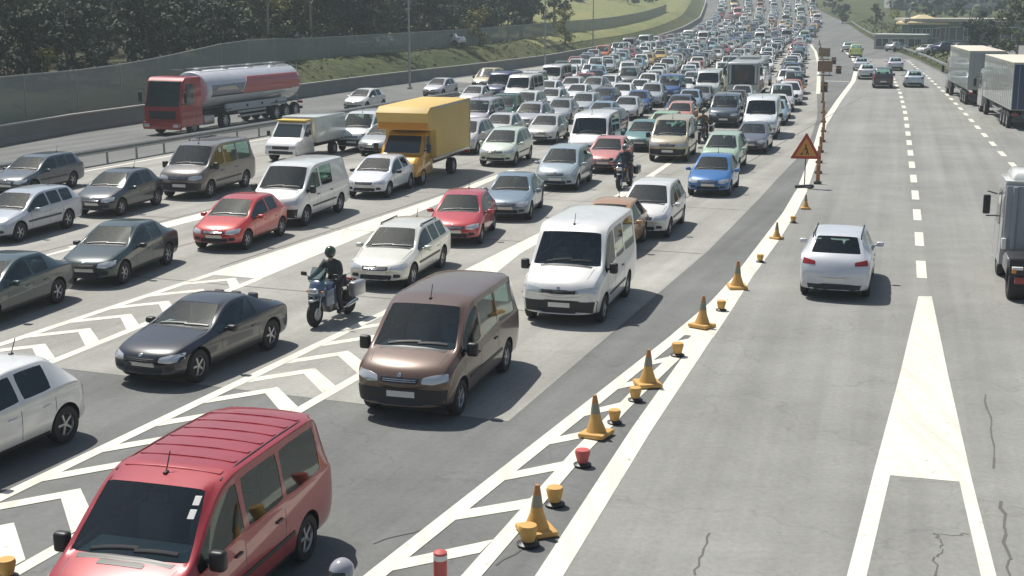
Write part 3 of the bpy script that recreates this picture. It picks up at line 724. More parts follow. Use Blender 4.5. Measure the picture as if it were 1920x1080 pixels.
# ================================================================== VEHICLES
# station: x from the front, half width, shoulder height, top height, roof half width, glass flags of the span behind it
NOSE = [(0.0, .66, .46, .52, .56, ''), (.05, .77, .57, .66, .64, ''), (.24, .84, .67, .79, .70, '')]
SPECS = {
 'hatch': dict(L=4.0, wb=(.78, 3.32), wr=.31, h=1.46, st=NOSE + [(.70, .855, .78, .91, .73, ''), (1.05, .86, .86, .99, .77, 'wg'), (1.80, .865, .92, 1.40, .60, 'g'), (2.30, .865, .94, 1.46, .61, ''), (2.40, .865, .94, 1.465, .61, 'g'),
    (3.08, .86, .96, 1.45, .59, ''), (3.32, .86, .97, 1.41, .57, 'r'), (3.74, .84, .98, 1.05, .66, ''), (3.90, .81, .88, .96, .66, ''), (3.97, .77, .70, .76, .62, ''), (4.0, .68, .50, .55, .56, '')]),
 'sedan': dict(L=4.55, wb=(.82, 3.55), wr=.32, h=1.42, st=NOSE + [(.80, .86, .78, .90, .74, ''), (1.25, .87, .85, .97, .78, 'wg'), (2.02, .875, .91, 1.36, .60, 'g'), (2.48, .875, .92, 1.42, .61, ''), (2.56, .875, .92, 1.42, .61, 'g'),
    (3.22, .875, .94, 1.39, .59, ''), (3.38, .87, .95, 1.36, .58, 'r'), (3.86, .86, .96, 1.03, .70, ''), (4.30, .84, .93, .99, .70, ''), (4.46, .81, .80, .88, .68, ''), (4.55, .70, .52, .58, .58, '')]),
 'coupe': dict(L=4.58, wb=(.84, 3.60), wr=.34, h=1.37, st=NOSE + [(.85, .87, .77, .88, .75, ''), (1.42, .885, .84, .95, .79, 'wg'), (2.15, .89, .88, 1.31, .58, 'g'), (2.62, .89, .89, 1.37, .59, 'g'),
    (3.05, .89, .91, 1.35, .57, ''), (3.16, .89, .92, 1.33, .56, 'r'), (3.84, .88, .95, 1.02, .70, ''), (4.30, .86, .93, .99, .70, ''), (4.49, .82, .80, .88, .68, ''), (4.58, .70, .52, .58, .58, '')]),
 'wagon': dict(L=4.62, wb=(.84, 3.52), wr=.32, h=1.47, st=NOSE + [(.80, .86, .78, .90, .74, ''), (1.22, .87, .86, .98, .78, 'wg'), (1.98, .875, .92, 1.39, .62, 'g'), (2.46, .875, .93, 1.45, .63, ''), (2.54, .875, .93, 1.45, .63, 'g'),
    (3.20, .875, .94, 1.45, .62, ''), (3.28, .875, .94, 1.45, .62, 'g'), (3.92, .87, .96, 1.42, .60, ''), (4.06, .87, .97, 1.39, .59, 'r'), (4.42, .85, .98, 1.05, .68, ''), (4.55, .81, .84, .92, .66, ''), (4.62, .70, .52, .58, .58, '')]),
 'mpv': dict(L=4.35, wb=(.80, 3.55), wr=.32, h=1.62, st=[(0.0, .68, .50, .57, .57, ''), (.05, .79, .62, .72, .66, ''), (.22, .85, .74, .87, .72, ''), (.58, .87, .86, 1.0, .76, ''), (.88, .88, .93, 1.08, .79, 'wg'), (1.78, .885, .99, 1.55, .62, 'g'), (2.30, .885, 1.0, 1.62, .64, ''), (2.38, .885, 1.0, 1.62, .64, 'g'),
    (3.05, .885, 1.01, 1.62, .63, ''), (3.13, .885, 1.01, 1.62, .63, 'g'), (3.78, .88, 1.02, 1.58, .62, ''), (3.90, .88, 1.03, 1.55, .61, 'r'), (4.18, .86, 1.04, 1.12, .69, ''), (4.30, .82, .84, .92, .67, ''), (4.35, .70, .54, .60, .60, '')]),
 'suv': dict(L=4.45, wb=(.86, 3.52), wr=.36, h=1.66, st=[(0.0, .70, .56, .64, .60, ''), (.05, .82, .70, .80, .68, ''), (.22, .88, .82, .94, .74, ''), (.75, .90, .92, 1.04, .77, ''), (1.15, .905, .98, 1.12, .80, 'wg'), (1.85, .91, 1.04, 1.58, .64, 'g'), (2.35, .91, 1.05, 1.66, .65, ''), (2.43, .91, 1.05, 1.66, .65, 'g'),
    (3.10, .91, 1.07, 1.65, .63, ''), (3.50, .905, 1.12, 1.62, .61, ''), (3.72, .90, 1.12, 1.58, .60, 'r'), (4.12, .89, 1.14, 1.20, .70, ''), (4.32, .87, .96, 1.05, .70, ''), (4.40, .82, .74, .82, .68, ''), (4.45, .72, .56, .62, .60, '')]),
 'van': dict(L=4.80, wb=(.86, 3.80), wr=.33, h=1.94, st=[(0.0, .72, .56, .66, .62, ''), (.05, .84, .74, .86, .74, ''), (.20, .90, .90, 1.02, .80, ''), (.52, .915, 1.0, 1.13, .82, ''), (.78, .92, 1.04, 1.20, .86, 'wg'), (1.52, .925, 1.10, 1.84, .76, 'g'), (1.98, .925, 1.10, 1.93, .78, ''), (2.10, .925, 1.10, 1.94, .78, 'g'),
    (3.10, .925, 1.10, 1.94, .78, ''), (3.18, .925, 1.10, 1.94, .78, 'g'), (4.30, .92, 1.10, 1.92, .76, ''), (4.52, .915, 1.10, 1.88, .74, 'r'), (4.70, .90, 1.12, 1.24, .76, ''), (4.77, .86, .80, .92, .74, ''), (4.80, .76, .52, .60, .66, '')]),
 'tallvan': dict(L=4.95, wb=(.90, 3.75), wr=.34, h=2.25, st=[(0.0, .76, .60, .72, .66, ''), (.05, .88, .80, .94, .78, ''), (.18, .94, .96, 1.10, .84, ''), (.62, .97, 1.10, 1.26, .87, ''), (.86, .98, 1.14, 1.34, .91, 'wg'), (1.42, .985, 1.22, 2.06, .82, 'g'), (1.62, .985, 1.24, 2.20, .84, 'g'), (1.95, .985, 1.26, 2.25, .86, ''), (2.08, .985, 1.26, 2.26, .86, 'g'),
    (3.05, .985, 1.26, 2.26, .86, ''), (3.16, .985, 1.26, 2.26, .86, 'g'), (4.45, .98, 1.26, 2.25, .85, ''), (4.80, .97, 1.25, 2.22, .84, ''), (4.93, .95, 1.0, 2.05, .80, ''), (4.95, .86, .60, 1.9, .70, '')]),
}
import copy as _c
def variant(base, **kw):
    s = _c.deepcopy(SPECS[base]); s.update(kw); return s
pv = variant('van'); st = list(pv['st']); 
st = [s if abs(s[0] - 3.18) > .01 else (*s[:5], '') for s in st]; pv['st'] = st; SPECS['panelvan'] = pv
sv = variant('mpv'); sv['h'] = 1.80
sv['st'] = [(x, w, b, (t if x < 1 else t + .18), r + (.06 if x > 1 else 0), ('' if abs(x - 3.13) < .01 else fl)) for x, w, b, t, r, fl in sv['st']]; SPECS['smallvan'] = sv

def body_bm(sp):
    L = sp['L']; st = sp['st']; van = sp['h'] > 1.75
    bm = bmesh.new(); cr = bm.edges.layers.float.new('crease_edge'); cv = bm.verts.layers.float.new('crease_vert')
    rows = []
    for i, (x, W, B, T, Rr, fl) in enumerate(st):
        fx = x / L
        zb = .21 if 0.05 < fx < .95 else (.27 if 0 < i < len(st) - 1 else .31)
        zb += .02 if van else 0
        hh = T - B
        E = B + hh * .93 if hh > .28 else B + hh * .72
        P4 = (W - .012, B); P7 = (Rr + (.0), E)
        q = [(0, zb), (W - .16, zb), (W - .045, zb + .06), (W, lerp(zb, B, .42)), (W - .004, lerp(zb, B, .80)), P4,
             (lerp(P4[0], P7[0], .07), lerp(B, E, .07)), (lerp(P4[0], P7[0], .87), lerp(B, E, .87)), P7, (Rr - (.10 if hh > .28 else .08), lerp(E, T, .55)), (Rr * .5, lerp(E, T, .9)), (0, T)]
        bow_f = max(0, 1 - fx / .48) * (.26 if not van else .17) + (.04 if fx < .06 else 0)
        bow_r = max(0, (fx - .6) / .4) * (.15 if not van else .05)
        X = L / 2 - x
        def P(y, z):
            k = (abs(y) / .9) ** 2.2
            return (X - bow_f * k + bow_r * k, y, z)
        r_ = [bm.verts.new(P(y, z)) for y, z in q]
        l_ = [r_[0]] + [bm.verts.new(P(-y, z)) for y, z in q[1:-1]] + [r_[-1]]
        rows.append((r_, l_))
    N = 12
    gm = {}
    for i in range(len(st) - 1):
        fl = st[i][5]
        for s_ in (0, 1):
            a, b = rows[i][s_], rows[i + 1][s_]
            for j in range(N - 1):
                f = bm.faces.new((a[j], b[j], b[j + 1], a[j + 1]) if s_ == 0 else (a[j], a[j + 1], b[j + 1], b[j]))
                if j == 6 and 'g' in fl: f.material_index = 1
                if j in (9, 10) and ('w' in fl or 'r' in fl): f.material_index = 1
    for (r_, l_) in (rows[0], rows[-1]):
        for j in range(1, N - 2): bm.faces.new((r_[j], r_[j + 1], l_[j + 1], l_[j]))
        bm.faces.new((r_[0], r_[1], l_[1])); bm.faces.new((r_[N - 2], r_[N - 1], l_[N - 2]))
    bmesh.ops.recalc_face_normals(bm, faces=bm.faces)
    for e in bm.edges:
        fs = e.link_faces
        if len(fs) == 2:
            if fs[0].material_index != fs[1].material_index: e[cr] = 1.0
    for v in bm.verts:                       # square the corners of the glass
        g_ = sum(1 for f in v.link_faces if f.material_index == 1)
        if g_ == 1: v[cv] = .85
    for i in range(len(rows) - 1):
        for s_ in (0, 1):
            for j, c in ((5, .6), (8, .5 if van else .35), (2, .5)):
                e = bm.edges.get((rows[i][s_][j], rows[i + 1][s_][j]))
                if e and e[cr] < c: e[cr] = c
    return bm

def evaluated(bm, mats, mods):
    me = bpy.data.meshes.new('tmp'); bm.to_mesh(me); bm.free()
    for m in mats: me.materials.append(m)
    o = bpy.data.objects.new('tmp', me); C.objects.link(o); junk = []
    for k, v in mods:
        md = o.modifiers.new(k, k)
        if k == 'SUBSURF': md.levels = md.render_levels = v
        if k == 'BOOLEAN':
            co = bpy.data.objects.new('tmpc', v); C.objects.link(co); junk.append(co); md.object = co; md.operation = 'DIFFERENCE'; md.solver = 'EXACT'
    dg = bpy.context.evaluated_depsgraph_get(); dg.update()
    ev = bpy.data.meshes.new_from_object(o.evaluated_get(dg))
    for j in junk: bpy.data.objects.remove(j)
    bpy.data.objects.remove(o)
    return ev

def patch(bvh, poly, axis, off=.006, n=3, rounding=0.0, m=0, bm=None, skirt=.012):
    """a panel that follows the body: poly is a list of 2D points seen along axis"""
    sgn = 1 if axis[1] == '+' else -1
    A = {'x': Vector((sgn, 0, 0)), 'y': Vector((0, sgn, 0)), 'z': Vector((0, 0, sgn))}[axis[0]]
    def P(a, b): return {'x': Vector((0, a, b)), 'y': Vector((a, 0, b)), 'z': Vector((a, b, 0))}[axis[0]] + A * 30
    pts = []
    k = len(poly)
    for i in range(k):
        a, b = Vector(poly[i]), Vector(poly[(i + 1) % k]); p = Vector(poly[i - 1])
        if rounding:
            da = min(rounding, (a - p).length * .45); db = min(rounding, (b - a).length * .45)
            s0 = a + (p - a).normalized() * da; s1 = a + (b - a).normalized() * db
            for f in (0, .33, .66, 1): pts.append((s0 * (1 - f) ** 2 + a * 2 * f * (1 - f) + s1 * f * f))
        else: pts.append(a)
        e0 = pts[-1]; nb = b
        for f in (.34, .67): pts.append(e0.lerp(nb if not rounding else b + (a - b).normalized() * min(rounding, (b - a).length * .45), f))
    cen = Vector((0, 0))
    for p in pts: cen += p
    cen /= len(pts)
    own = bm is None
    if own: bm = bmesh.new()
    def hit(p):
        h = bvh.ray_cast(P(p.x, p.y), -A, 60)
        return (h[0] + A * off) if h[0] is not None else None
    c0 = hit(cen)
    if c0 is None: 
        if own: bm.free()
        return None
    rings = []
    for s in [(q + 1) / n for q in range(n)]:
        rr = []; 
        for p in pts:
            h = hit(cen.lerp(p, s)); 
            rr.append(bm.verts.new(h if h is not None else c0 + (P(*cen.lerp(p, s)) - P(*cen))))
        rings.append(rr)
    vc = bm.verts.new(c0); fs = []
    for i in range(len(pts)):
        j = (i + 1) % len(pts)
        fs.append(bm.faces.new((vc, rings[0][i], rings[0][j])))
        for a, b in zip(rings, rings[1:]): fs.append(bm.faces.new((a[i], b[i], b[j], a[j])))
    sk = [bm.verts.new(v.co - A * (skirt + off)) for v in rings[-1]]
    for i in range(len(pts)):
        j = (i + 1) % len(pts); fs.append(bm.faces.new((rings[-1][i], sk[i], sk[j], rings[-1][j])))
    for f in fs: f.material_index = m
    return bm
def mirror_y(poly): return [(-a, b) for a, b in poly]

def wheel_parts(root, x, y, r, w=.19, rimm=RIM, spokes=5, name='wheel'):
    s = 1 if y > 0 else -1
    bm = bmesh.new(); q = w / 2
    lathe(bm, [(r * .60, -q), (r * .93, -q), (r, -q * .6), (r, q * .6), (r * .93, q), (r * .64, q), (r * .60, q * .5)], (0, 0, 0), 'y', 28)
    t = mesh(name, bm, RUBBER, root, True, 50); t.location = (x, y - s * q, r)
    bm = bmesh.new(); f = s * q * .72
    lathe(bm, [(r * .66, f), (r * .60, f + s * .012), (r * .56, f - s * .01), (r * .55, -f * .2)], (0, 0, 0), 'y', 24, 1, 1.0, False)
    lathe(bm, [(.02, f - s * .05), (r * .56, f - s * .055)], (0, 0, 0), 'y', 20, 2)
    for k in range(spokes):
        a = 2 * PI * k / spokes
        box(bm, (math.cos(a) * r * .33, f - s * .012, math.sin(a) * r * .33), (r * .46, .03, r * .15), .008, 1, 1, Matrix.Rotation(-a, 4, 'Y'))
    lathe(bm, [(r * .15, f - s * .03), (r * .14, f + s * .008), (.01, f + s * .012)], (0, 0, 0), 'y', 14, 1)
    for fc in bm.faces:
        if fc.material_index == 0: fc.material_index = 1
    bmesh.ops.recalc_face_normals(bm, faces=bm.faces)
    mesh('rim', bm, [RUBBER, rimm, TRIM], t, 'keep', 30)
    return t

PROTO = {}
def proto(kind, style='plain'):
    key = kind + '/' + style
    if key in PROTO: return PROTO[key]
    sp = SPECS[kind]; L = sp['L']; H = sp['h']; van = H > 1.75; rv = sp['wr']
    st = sp['st']; xs = lambda x: L / 2 - x
    wmax = max(s[1] for s in st)
    cut = bmesh.new()
    for wx in sp['wb']:
        for s in (-1, 1):
            lathe(cut, [(rv * 1.17, s * (wmax - .26)), (rv * 1.17, s * (wmax + .2))], (xs(wx), 0, rv), 'y', 26)
    bmesh.ops.recalc_face_normals(cut, faces=cut.faces)
    cme = bpy.data.meshes.new('cut'); cut.to_mesh(cme); cut.free(); cme.materials.append(TRIM)
    for p in cme.polygons: p.material_index = 2
    for m_ in (TRIM, TRIM): cme.materials.append(m_)
    ev = evaluated(body_bm(sp), [PAINT, GLASS, TRIM], [('SUBSURF', 2), ('BOOLEAN', cme)])
    bm = bmesh.new(); bm.from_mesh(ev)
    ti = [i for i, m_ in enumerate(ev.materials) if m_ and m_.name == 'black_trim']
    ti = ti[0] if ti else 2
    full = bm.copy()
    bvh = BVHTree.FromBMesh(full)
    root = empty({'hatch': 'hatchback_car', 'sedan': 'saloon_car', 'coupe': 'coupe_car', 'wagon': 'estate_car', 'mpv': 'family_car', 'suv': 'sport_utility_car', 'van': 'passenger_van', 'tallvan': 'minibus', 'panelvan': 'panel_van', 'smallvan': 'small_van'}[kind], (0, 0, -50))
    # ---- windows out of the shell
    gl = [f for f in bm.faces if f.material_index == 1]
    seen = set(); isl = []
    for f in gl:
        if f in seen: continue
        stck = [f]; seen.add(f); cur = []
        while stck:
            g_ = stck.pop(); cur.append(g_)
            for e in g_.edges:
                for h_ in e.link_faces:
                    if h_.material_index == 1 and h_ not in seen: seen.add(h_); stck.append(h_)
        isl.append(cur)
    for cur in isl:
        wb_ = bmesh.new(); vm = {}
        nrm = Vector((0, 0, 0)); cx = Vector((0, 0, 0)); ar = 0
        for f in cur:
            a_ = f.calc_area(); nrm += f.normal * a_; cx += f.calc_center_median() * a_; ar += a_
            for v in f.verts:
                if v not in vm: vm[v] = wb_.verts.new(v.co - v.normal * .004)
            wb_.faces.new([vm[v] for v in f.verts])
        nrm.normalize(); cx /= ar
        fr = bmesh.ops.inset_region(wb_, faces=wb_.faces[:], thickness=.022, use_even_offset=True)
        for f in fr['faces']: f.material_index = 1
        nm = 'side_window' if abs(nrm.y) > .55 else ('windshield' if cx.x > 0 else 'rear_window')
        mesh(nm, wb_, [CLEAR if nm == 'windshield' else GLASS, TRIM], root, 'keep', 60)
    bmesh.ops.delete(bm, geom=gl, context='FACES')
    # ---- inner lining so the shell has a thickness and a dark cabin
    shell = bm.faces[:]; vm = {}
    for f in list(shell):
        if f.calc_center_median().z < .24: continue
        nv = []
        for v in f.verts:
            if v not in vm: vm[v] = bm.verts.new(v.co - v.normal * .022)
            nv.append(vm[v])
        try:
            g_ = bm.faces.new(list(reversed(nv))); g_.material_index = 3
        except ValueError: pass
    for f in shell:
        if f.is_valid and f.material_index == 1: f.material_index = 0
        if f.is_valid and f.material_index == ti: f.material_index = 2
        if f.is_valid and f.normal.z < -.75 and f.calc_center_median().z < .3: f.material_index = 2
    body = mesh('body', bm, [PAINT, PAINT, TRIM, LINER], root, 'keep', 42)
    # ---- details that follow the body surface
    def P(name, poly, axis, m_, off=.006, rnd_=0.0, par=None, ang=40, n=3):
        b = patch(bvh, poly, axis, off, n, rnd_)
        if b: 
            o = mesh(name, b, m_, par or root, True, ang); return o
    z0 = .30 if not van else .34
    fz = {'hatch': .62, 'sedan': .62, 'coupe': .60, 'wagon': .62, 'mpv': .70, 'suv': .78, 'van': .80, 'tallvan': .86, 'panelvan': .80, 'smallvan': .72}[kind]
    for s in (1, -1):
        g_ = (lambda p: p) if s > 0 else mirror_y
        hl = [(.40, fz - .055), (.42, fz + .045), (.60, fz + .085), (wmax - .10, fz + .10), (wmax - .075, fz - .02), (.60, fz - .075)]
        if style == 'round': hl = [(.42, fz - .07), (.42, fz + .06), (.70, fz + .07), (.70, fz - .07)]
        P('headlight', g_(hl), 'x+', LENS, .008, .03)
        fog = [(.48, z0 + .06), (.48, z0 + .15), (.66, z0 + .15), (.68, z0 + .07)]
        P('fog_light', g_(fog), 'x+', TRIM, .006, .03)
        tz = {'hatch': .86, 'sedan': .80, 'coupe': .82, 'wagon': .86, 'mpv': .95, 'suv': .98, 'van': 1.0, 'tallvan': 1.05, 'panelvan': 1.0, 'smallvan': .95}[kind]
        tl = [(wmax - .30, tz - .07), (wmax - .30, tz + .06), (wmax - .10, tz + .09), (wmax - .08, tz - .06)] if not (van or kind == 'mpv') else [(wmax - .19, tz - .2), (wmax - .18, tz + .2), (wmax - .08, tz + .22), (wmax - .07, tz - .18)]
        if kind == 'suv': tl = [(wmax - .42, tz - .06), (wmax - .42, tz + .03), (wmax - .12, tz + .09), (wmax - .09, tz - .05)]
        P('taillight', g_(tl), 'x-', REDLENS, .008, .02)
        P('side_sill', [(xs(sp['wb'][0] + rv * 1.25), .26), (xs(sp['wb'][0] + rv * 1.25), .33), (xs(sp['wb'][1] - rv * 1.25), .33), (xs(sp['wb'][1] - rv * 1.25), .26)], 'y+' if s > 0 else 'y-', TRIM, .01)
        # door gaps and handles
        sg = [i for i, q in enumerate(st) if 'g' in q[5]]
        dx = [st[i][0] for i in range(len(st)) if st[i][5] == '' and i > 0 and 'g' in st[i - 1][5]]
        B = st[sg[0]][2]
        for d in dx[:2] + [st[sg[0]][0] + .22]:
            zb_ = .36
            P('door_gap', [(xs(d) - .006, zb_), (xs(d) - .006, B - .03), (xs(d) + .006, B - .03), (xs(d) + .006, zb_)], 'y+' if s > 0 else 'y-', TRIM, .0015, 0, body)
        for d in dx[:2]:
            P('door_handle', [(xs(d - .10), B - .13), (xs(d - .10), B - .10), (xs(d - .28), B - .10), (xs(d - .28), B - .13)], 'y+' if s > 0 else 'y-', TRIM if van else PAINT, .022, .01)
        if van or kind in ('mpv', 'wagon'):
            P('side_moulding', [(xs(sp['wb'][0] + rv * 1.35), .56), (xs(sp['wb'][0] + rv * 1.35), .62), (xs(sp['wb'][1] - rv * 1.35), .62), (xs(sp['wb'][1] - rv * 1.35), .56)], 'y+' if s > 0 else 'y-', TRIM, .012, .01)
        # mirror
        mx_ = st[4][0] + (.42 if not van else .30); mz = B + (.07 if not van else .12); ms = (.16, .20, .13) if not van else (.14, .20, .25)
        b = bmesh.new(); box(b, (xs(mx_), s * (wmax + .11), mz), ms, .045, seg=3); box(b, (xs(mx_) - .01, s * (wmax + .01), mz - .03), (.06, .16, .05), .015)
        mesh('wing_mirror', b, TRIM if (van or style == 'dark') else PAINT, root, True, 50)
        for wx in sp['wb']: wheel_parts(root, xs(wx), s * (wmax - .035), rv, .20, RIM)
    gw = .34 if kind != 'tallvan' else .50
    P('grille', [(-gw, fz - .06), (-gw - .02, fz + .035), (gw + .02, fz + .035), (gw, fz - .06)], 'x+', TRIM, .006, .03)
    for dz in (-.025, .005): P('grille_bar', [(-gw + .03, fz + dz - .006), (-gw + .03, fz + dz + .006), (gw - .03, fz + dz + .006), (gw - .03, fz + dz - .006)], 'x+', CHROME if style != 'dark' else TRIM, .012)
    P('badge', [(-.04, fz + .045), (-.04, fz + .105), (.04, fz + .105), (.04, fz + .045)], 'x+', CHROME, .012, .03)
    P('bumper_intake', [(-.42, z0 - .0), (-.44, z0 + .12), (.44, z0 + .12), (.42, z0 - .0)], 'x+', TRIM, .006, .04)
    if van: P('bumper', [(-wmax + .12, z0 + .0), (-wmax + .08, z0 + .29), (wmax - .08, z0 + .29), (wmax - .12, z0 + .0)], 'x+', TRIM, .014, .03, n=12)
    P('number_plate', [(-.26, z0 + .125), (-.26, z0 + .235), (.26, z0 + .235), (.26, z0 + .125)], 'x+', PLATE, .022)
    P('number_plate', [(-.26, z0 + .20), (-.26, z0 + .31), (.26, z0 + .31), (.26, z0 + .20)], 'x-', PLATE, .02)
    P('rear_bumper', [(-wmax + .12, z0 - .04), (-wmax + .11, z0 + .15), (wmax - .11, z0 + .15), (wmax - .12, z0 - .04)], 'x-', TRIM, .006, .03, n=5)
    # hood shut line and wipers
    xc = st[4][0]
    P('wiper', [(xs(xc + .06), -.5), (xs(xc + .09), -.5), (xs(xc + .12), .12), (xs(xc + .09), .12)], 'z+', TRIM, .02)
    P('wiper', [(xs(xc + .06), .08), (xs(xc + .09), .08), (xs(xc + .14), .62), (xs(xc + .11), .62)], 'z+', TRIM, .02)
    P('cowl', [(xs(xc - .05), -.62), (xs(xc + .03), -.64), (xs(xc + .03), .64), (xs(xc - .05), .62)], 'z+', TRIM, .004)
    for s in (1, -1): P('hood_gap', [(xs(.2), s * .60), (xs(.2), s * .612), (xs(xc - .05), s * .712), (xs(xc - .05), s * .70)], 'z+', TRIM, .0015, 0, body)
    if kind == 'suv' or style == 'rails':
        for s in (1, -1):
            rr = st[7][4] - .05
            b = bmesh.new(); x0_, x1_ = xs(st[5][0] + .25), xs(st[-4][0] - .35); zt = H - .05
            tube(b, [(x0_, s * rr, zt - .06), (x0_ - .08, s * rr, zt + .03), (x1_ + .08, s * rr, zt + .02), (x1_, s * rr, zt - .09)], .018, 6); mesh('roof_rail', b, TRIM, root, True)
    if style == 'ribs':
        for zz in (1.60, 1.72): P('windscreen_sticker', [(.56, zz - .04), (.56, zz + .04), (.64, zz + .04), (.64, zz - .04)], 'x+', PLATE, .004)
        for k in range(7): 
            xx = xs(1.95 + k * .36); P('roof_rib', [(xx - .05, -.66), (xx + .05, -.66), (xx + .05, .66), (xx - .05, .66)], 'z+', PAINT, .012, .03)
        for s in (1, -1): P('gutter', [(xs(1.8), s * .70), (xs(1.8), s * .72), (xs(4.4), s * .70), (xs(4.4), s * .68)], 'z+', TRIM, .010)
        P('bonnet_vent', [(xs(.64), -.30), (xs(.72), -.30), (xs(.72), .30), (xs(.64), .30)], 'z+', TRIM, .006, .02)
    if kind in ('van', 'hatch', 'wagon', 'tallvan'):
        b = bmesh.new(); xa = xs(st[5][0] + .25) if van else xs(st[-5][0] - .2); zr = bvh.ray_cast(Vector((xa, 0, 9)), Vector((0, 0, -1)))[0].z; tube(b, [(xa, 0, zr), (xa - .12, 0, zr + .24)], .008, 5); box(b, (xa, 0, zr + .01), (.08, .05, .03), .01); mesh('aerial', b, TRIM, root, True)
    # cabin
    hx = st[5][0]; fl_z = .34 if not van else .55; hw = .27
    rowsx = [hx + .25, hx + 1.05] + ([hx + 1.9] if van or kind == 'mpv' else [])
    if kind in ('panelvan', 'smallvan'): rowsx = rowsx[:1]
    ws = st[4][2]
    for i, rx in enumerate(rowsx):
        for s in ((1, -1) if i == 0 else (1, 0, -1)):
            b = bmesh.new(); zc = ws - .38
            wd_ = .46 if i == 0 else .40
            box(b, (xs(rx), s * (.36 if i == 0 else .43), zc), (.48, wd_, .20), .06, seg=2)
            box(b, (xs(rx + .28), s * (.36 if i == 0 else .43), zc + .36), (.15, wd_, .62), .06, rot=Matrix.Rotation(-.25, 4, 'Y'))
            box(b, (xs(rx + .37), s * (.36 if i == 0 else .43), zc + .72), (.10, .24, .16), .04, rot=Matrix.Rotation(-.2, 4, 'Y'))
            mesh('seat', b, SEAT, root, True, 50)
    b = bmesh.new(); box(b, (xs((st[4][0] + hx) / 2 - .05), 0, st[4][3] - .12), ((hx - xc) * .95, (wmax - .18) * 2, .16), .05); box(b, (xs((st[4][0] + hx) / 2 + .12), .36, ws + .10), (.22, .40, .10), .04); mesh('dashboard', b, DASH, root, True, 50)
    b = bmesh.new()
    ring = [Vector((math.cos(a_) * .04 + xs(hx - .10), .36 + math.sin(a_) * .18, ws + .0 + math.cos(a_) * .17)) for a_ in [2 * PI * k / 16 for k in range(17)]]
    tube(b, ring, .016, 6, cap=False); tube(b, [ring[4] , ring[12]], .014, 6); tube(b, [(xs(hx - .10), .36, ws), (xs(hx - .35), .36, ws - .10)], .025, 6); mesh('steering_wheel', b, TRIM, root, True)
    full.free()
    PROTO[key] = root
    return root

def collect(root):
    out = []
    def rec(o, M):
        for ch in [c for c in bpy.data.objects if c.parent is o]:
            m_ = M @ ch.matrix_basis
            if ch.type == 'MESH': out.append((ch, m_))
            rec(ch, m_)
    rec(root, Matrix.Identity(4)); return out
FAR = {}
def far_mesh(kind):
    if kind in FAR: return FAR[kind]
    bm = bmesh.new(); mats = []
    for o, M in collect(proto(kind)):
        if o.name.split('.')[0] in ('seat', 'steering_wheel', 'door_gap', 'hood_gap', 'door_handle', 'wiper', 'badge'): continue
        idx = {}
        for i, m_ in enumerate(o.data.materials):
            if m_ not in mats: mats.append(m_)
            idx[i] = mats.index(m_)
        off = len(bm.verts); t = bmesh.new(); t.from_mesh(o.data); vs = [bm.verts.new(M @ v.co) for v in t.verts]
        for v_i, v in enumerate(t.verts): v.index = v_i
        for f in t.faces:
            try: g_ = bm.faces.new([vs[v.index] for v in f.verts]); g_.material_index = idx.get(f.material_index, 0); g_.smooth = f.smooth
            except ValueError: pass
        t.free()
    me = bpy.data.meshes.new(kind + '_whole'); bm.to_mesh(me); bm.free()
    for m_ in mats: me.materials.append(m_)
    me.set_sharp_from_angle(angle=R(42)); FAR[kind] = me; return me

COL = {'white': (.78, .78, .76), 'silver': (.46, .48, .49), 'grey': (.20, .21, .215), 'dark grey': (.055, .06, .065), 'black': (.012, .013, .015), 'red': (.42, .02, .02), 'blue': (.03, .10, .30), 'light blue': (.26, .42, .52),
       'green': (.03, .12, .07), 'beige': (.52, .46, .33), 'teal': (.015, .055, .06), 'pale green': (.42, .55, .42), 'orange': (.55, .15, .03), 'brown': (.11, .065, .04), 'yellow': (.70, .42, .03), 'dark blue': (.015, .03, .10)}
occupied = []
def place(root, t, u, ang, L, W, z=None):
    x, y = XY(t, u); root.location = (x, y, rise(t) + .009 if z is None else z)
    root.rotation_euler = (0, 0, ang); occupied.append((t, u, L, W))
def heading(t, du=0.0, toward=True):
    """rotation so that local +x points down the motorway towards the camera"""
    a = PI / 2 - TH - math.atan(du)   # direction of increasing t in the world
    a = math.atan2(CT - du * ST, ST + du * CT)
    return a + (PI if toward else 0)
USED = set()
def skewof(t, u):
    return R(5.0 if u > -13 else (0 if t < 26 else 7.0) if u > -20 else (6.5 if t > 20 else 3)) if u > -39 else 0.0
def car(kind, t, u, col, label, cat='car', style='plain', skew=0.0, toward=True, group=None, anchor='front', scale=1.0, du=0.0, name=None):
    src = proto(kind, style); L = SPECS[kind]['L'] * scale
    c = COL[col] if isinstance(col, str) else col
    tc = t + L / 2 if anchor == 'front' else t + L / 2
    key = kind + '/' + style
    if key in USED:
        if src.name not in KIDS: reg(src)
        r = copy_tree(src, None, (*c, 1))
    else:
        USED.add(key); r = src; reg(src)
        r.color = (*c, 1)
        def rc(o):
            for ch in KIDS.get(o.name, []): ch.color = (*c, 1); rc(ch)
        rc(r)
    if name: r.name = name
    r.scale = (scale,) * 3
    sk = skewof(t, u) if toward and t < 100 else 0
    place(r, tc, u - math.sin(sk) * L / 2, heading(t, du, toward) + skew + sk, L, 1.9)
    if t > 215: r.rotation_euler = slope_rot(tc, r.rotation_euler[2])
    tag(r, label, cat, group)
    return r
def slope_rot(t, a):
    s = math.atan((rise(t + 2) - rise(t - 2)) / 4)
    M = Matrix.Rotation(a, 3, 'Z')
    ax = Vector((*XY(0, 1), 0)).normalized()
    return (Matrix.Rotation(-s if False else s, 3, ax) @ M).to_euler()
def part_paint(root, names, col):
    for ch in bpy.data.objects:
        if ch.parent is root and ch.name.split('.')[0] in names: ch.color = (*col, 1)

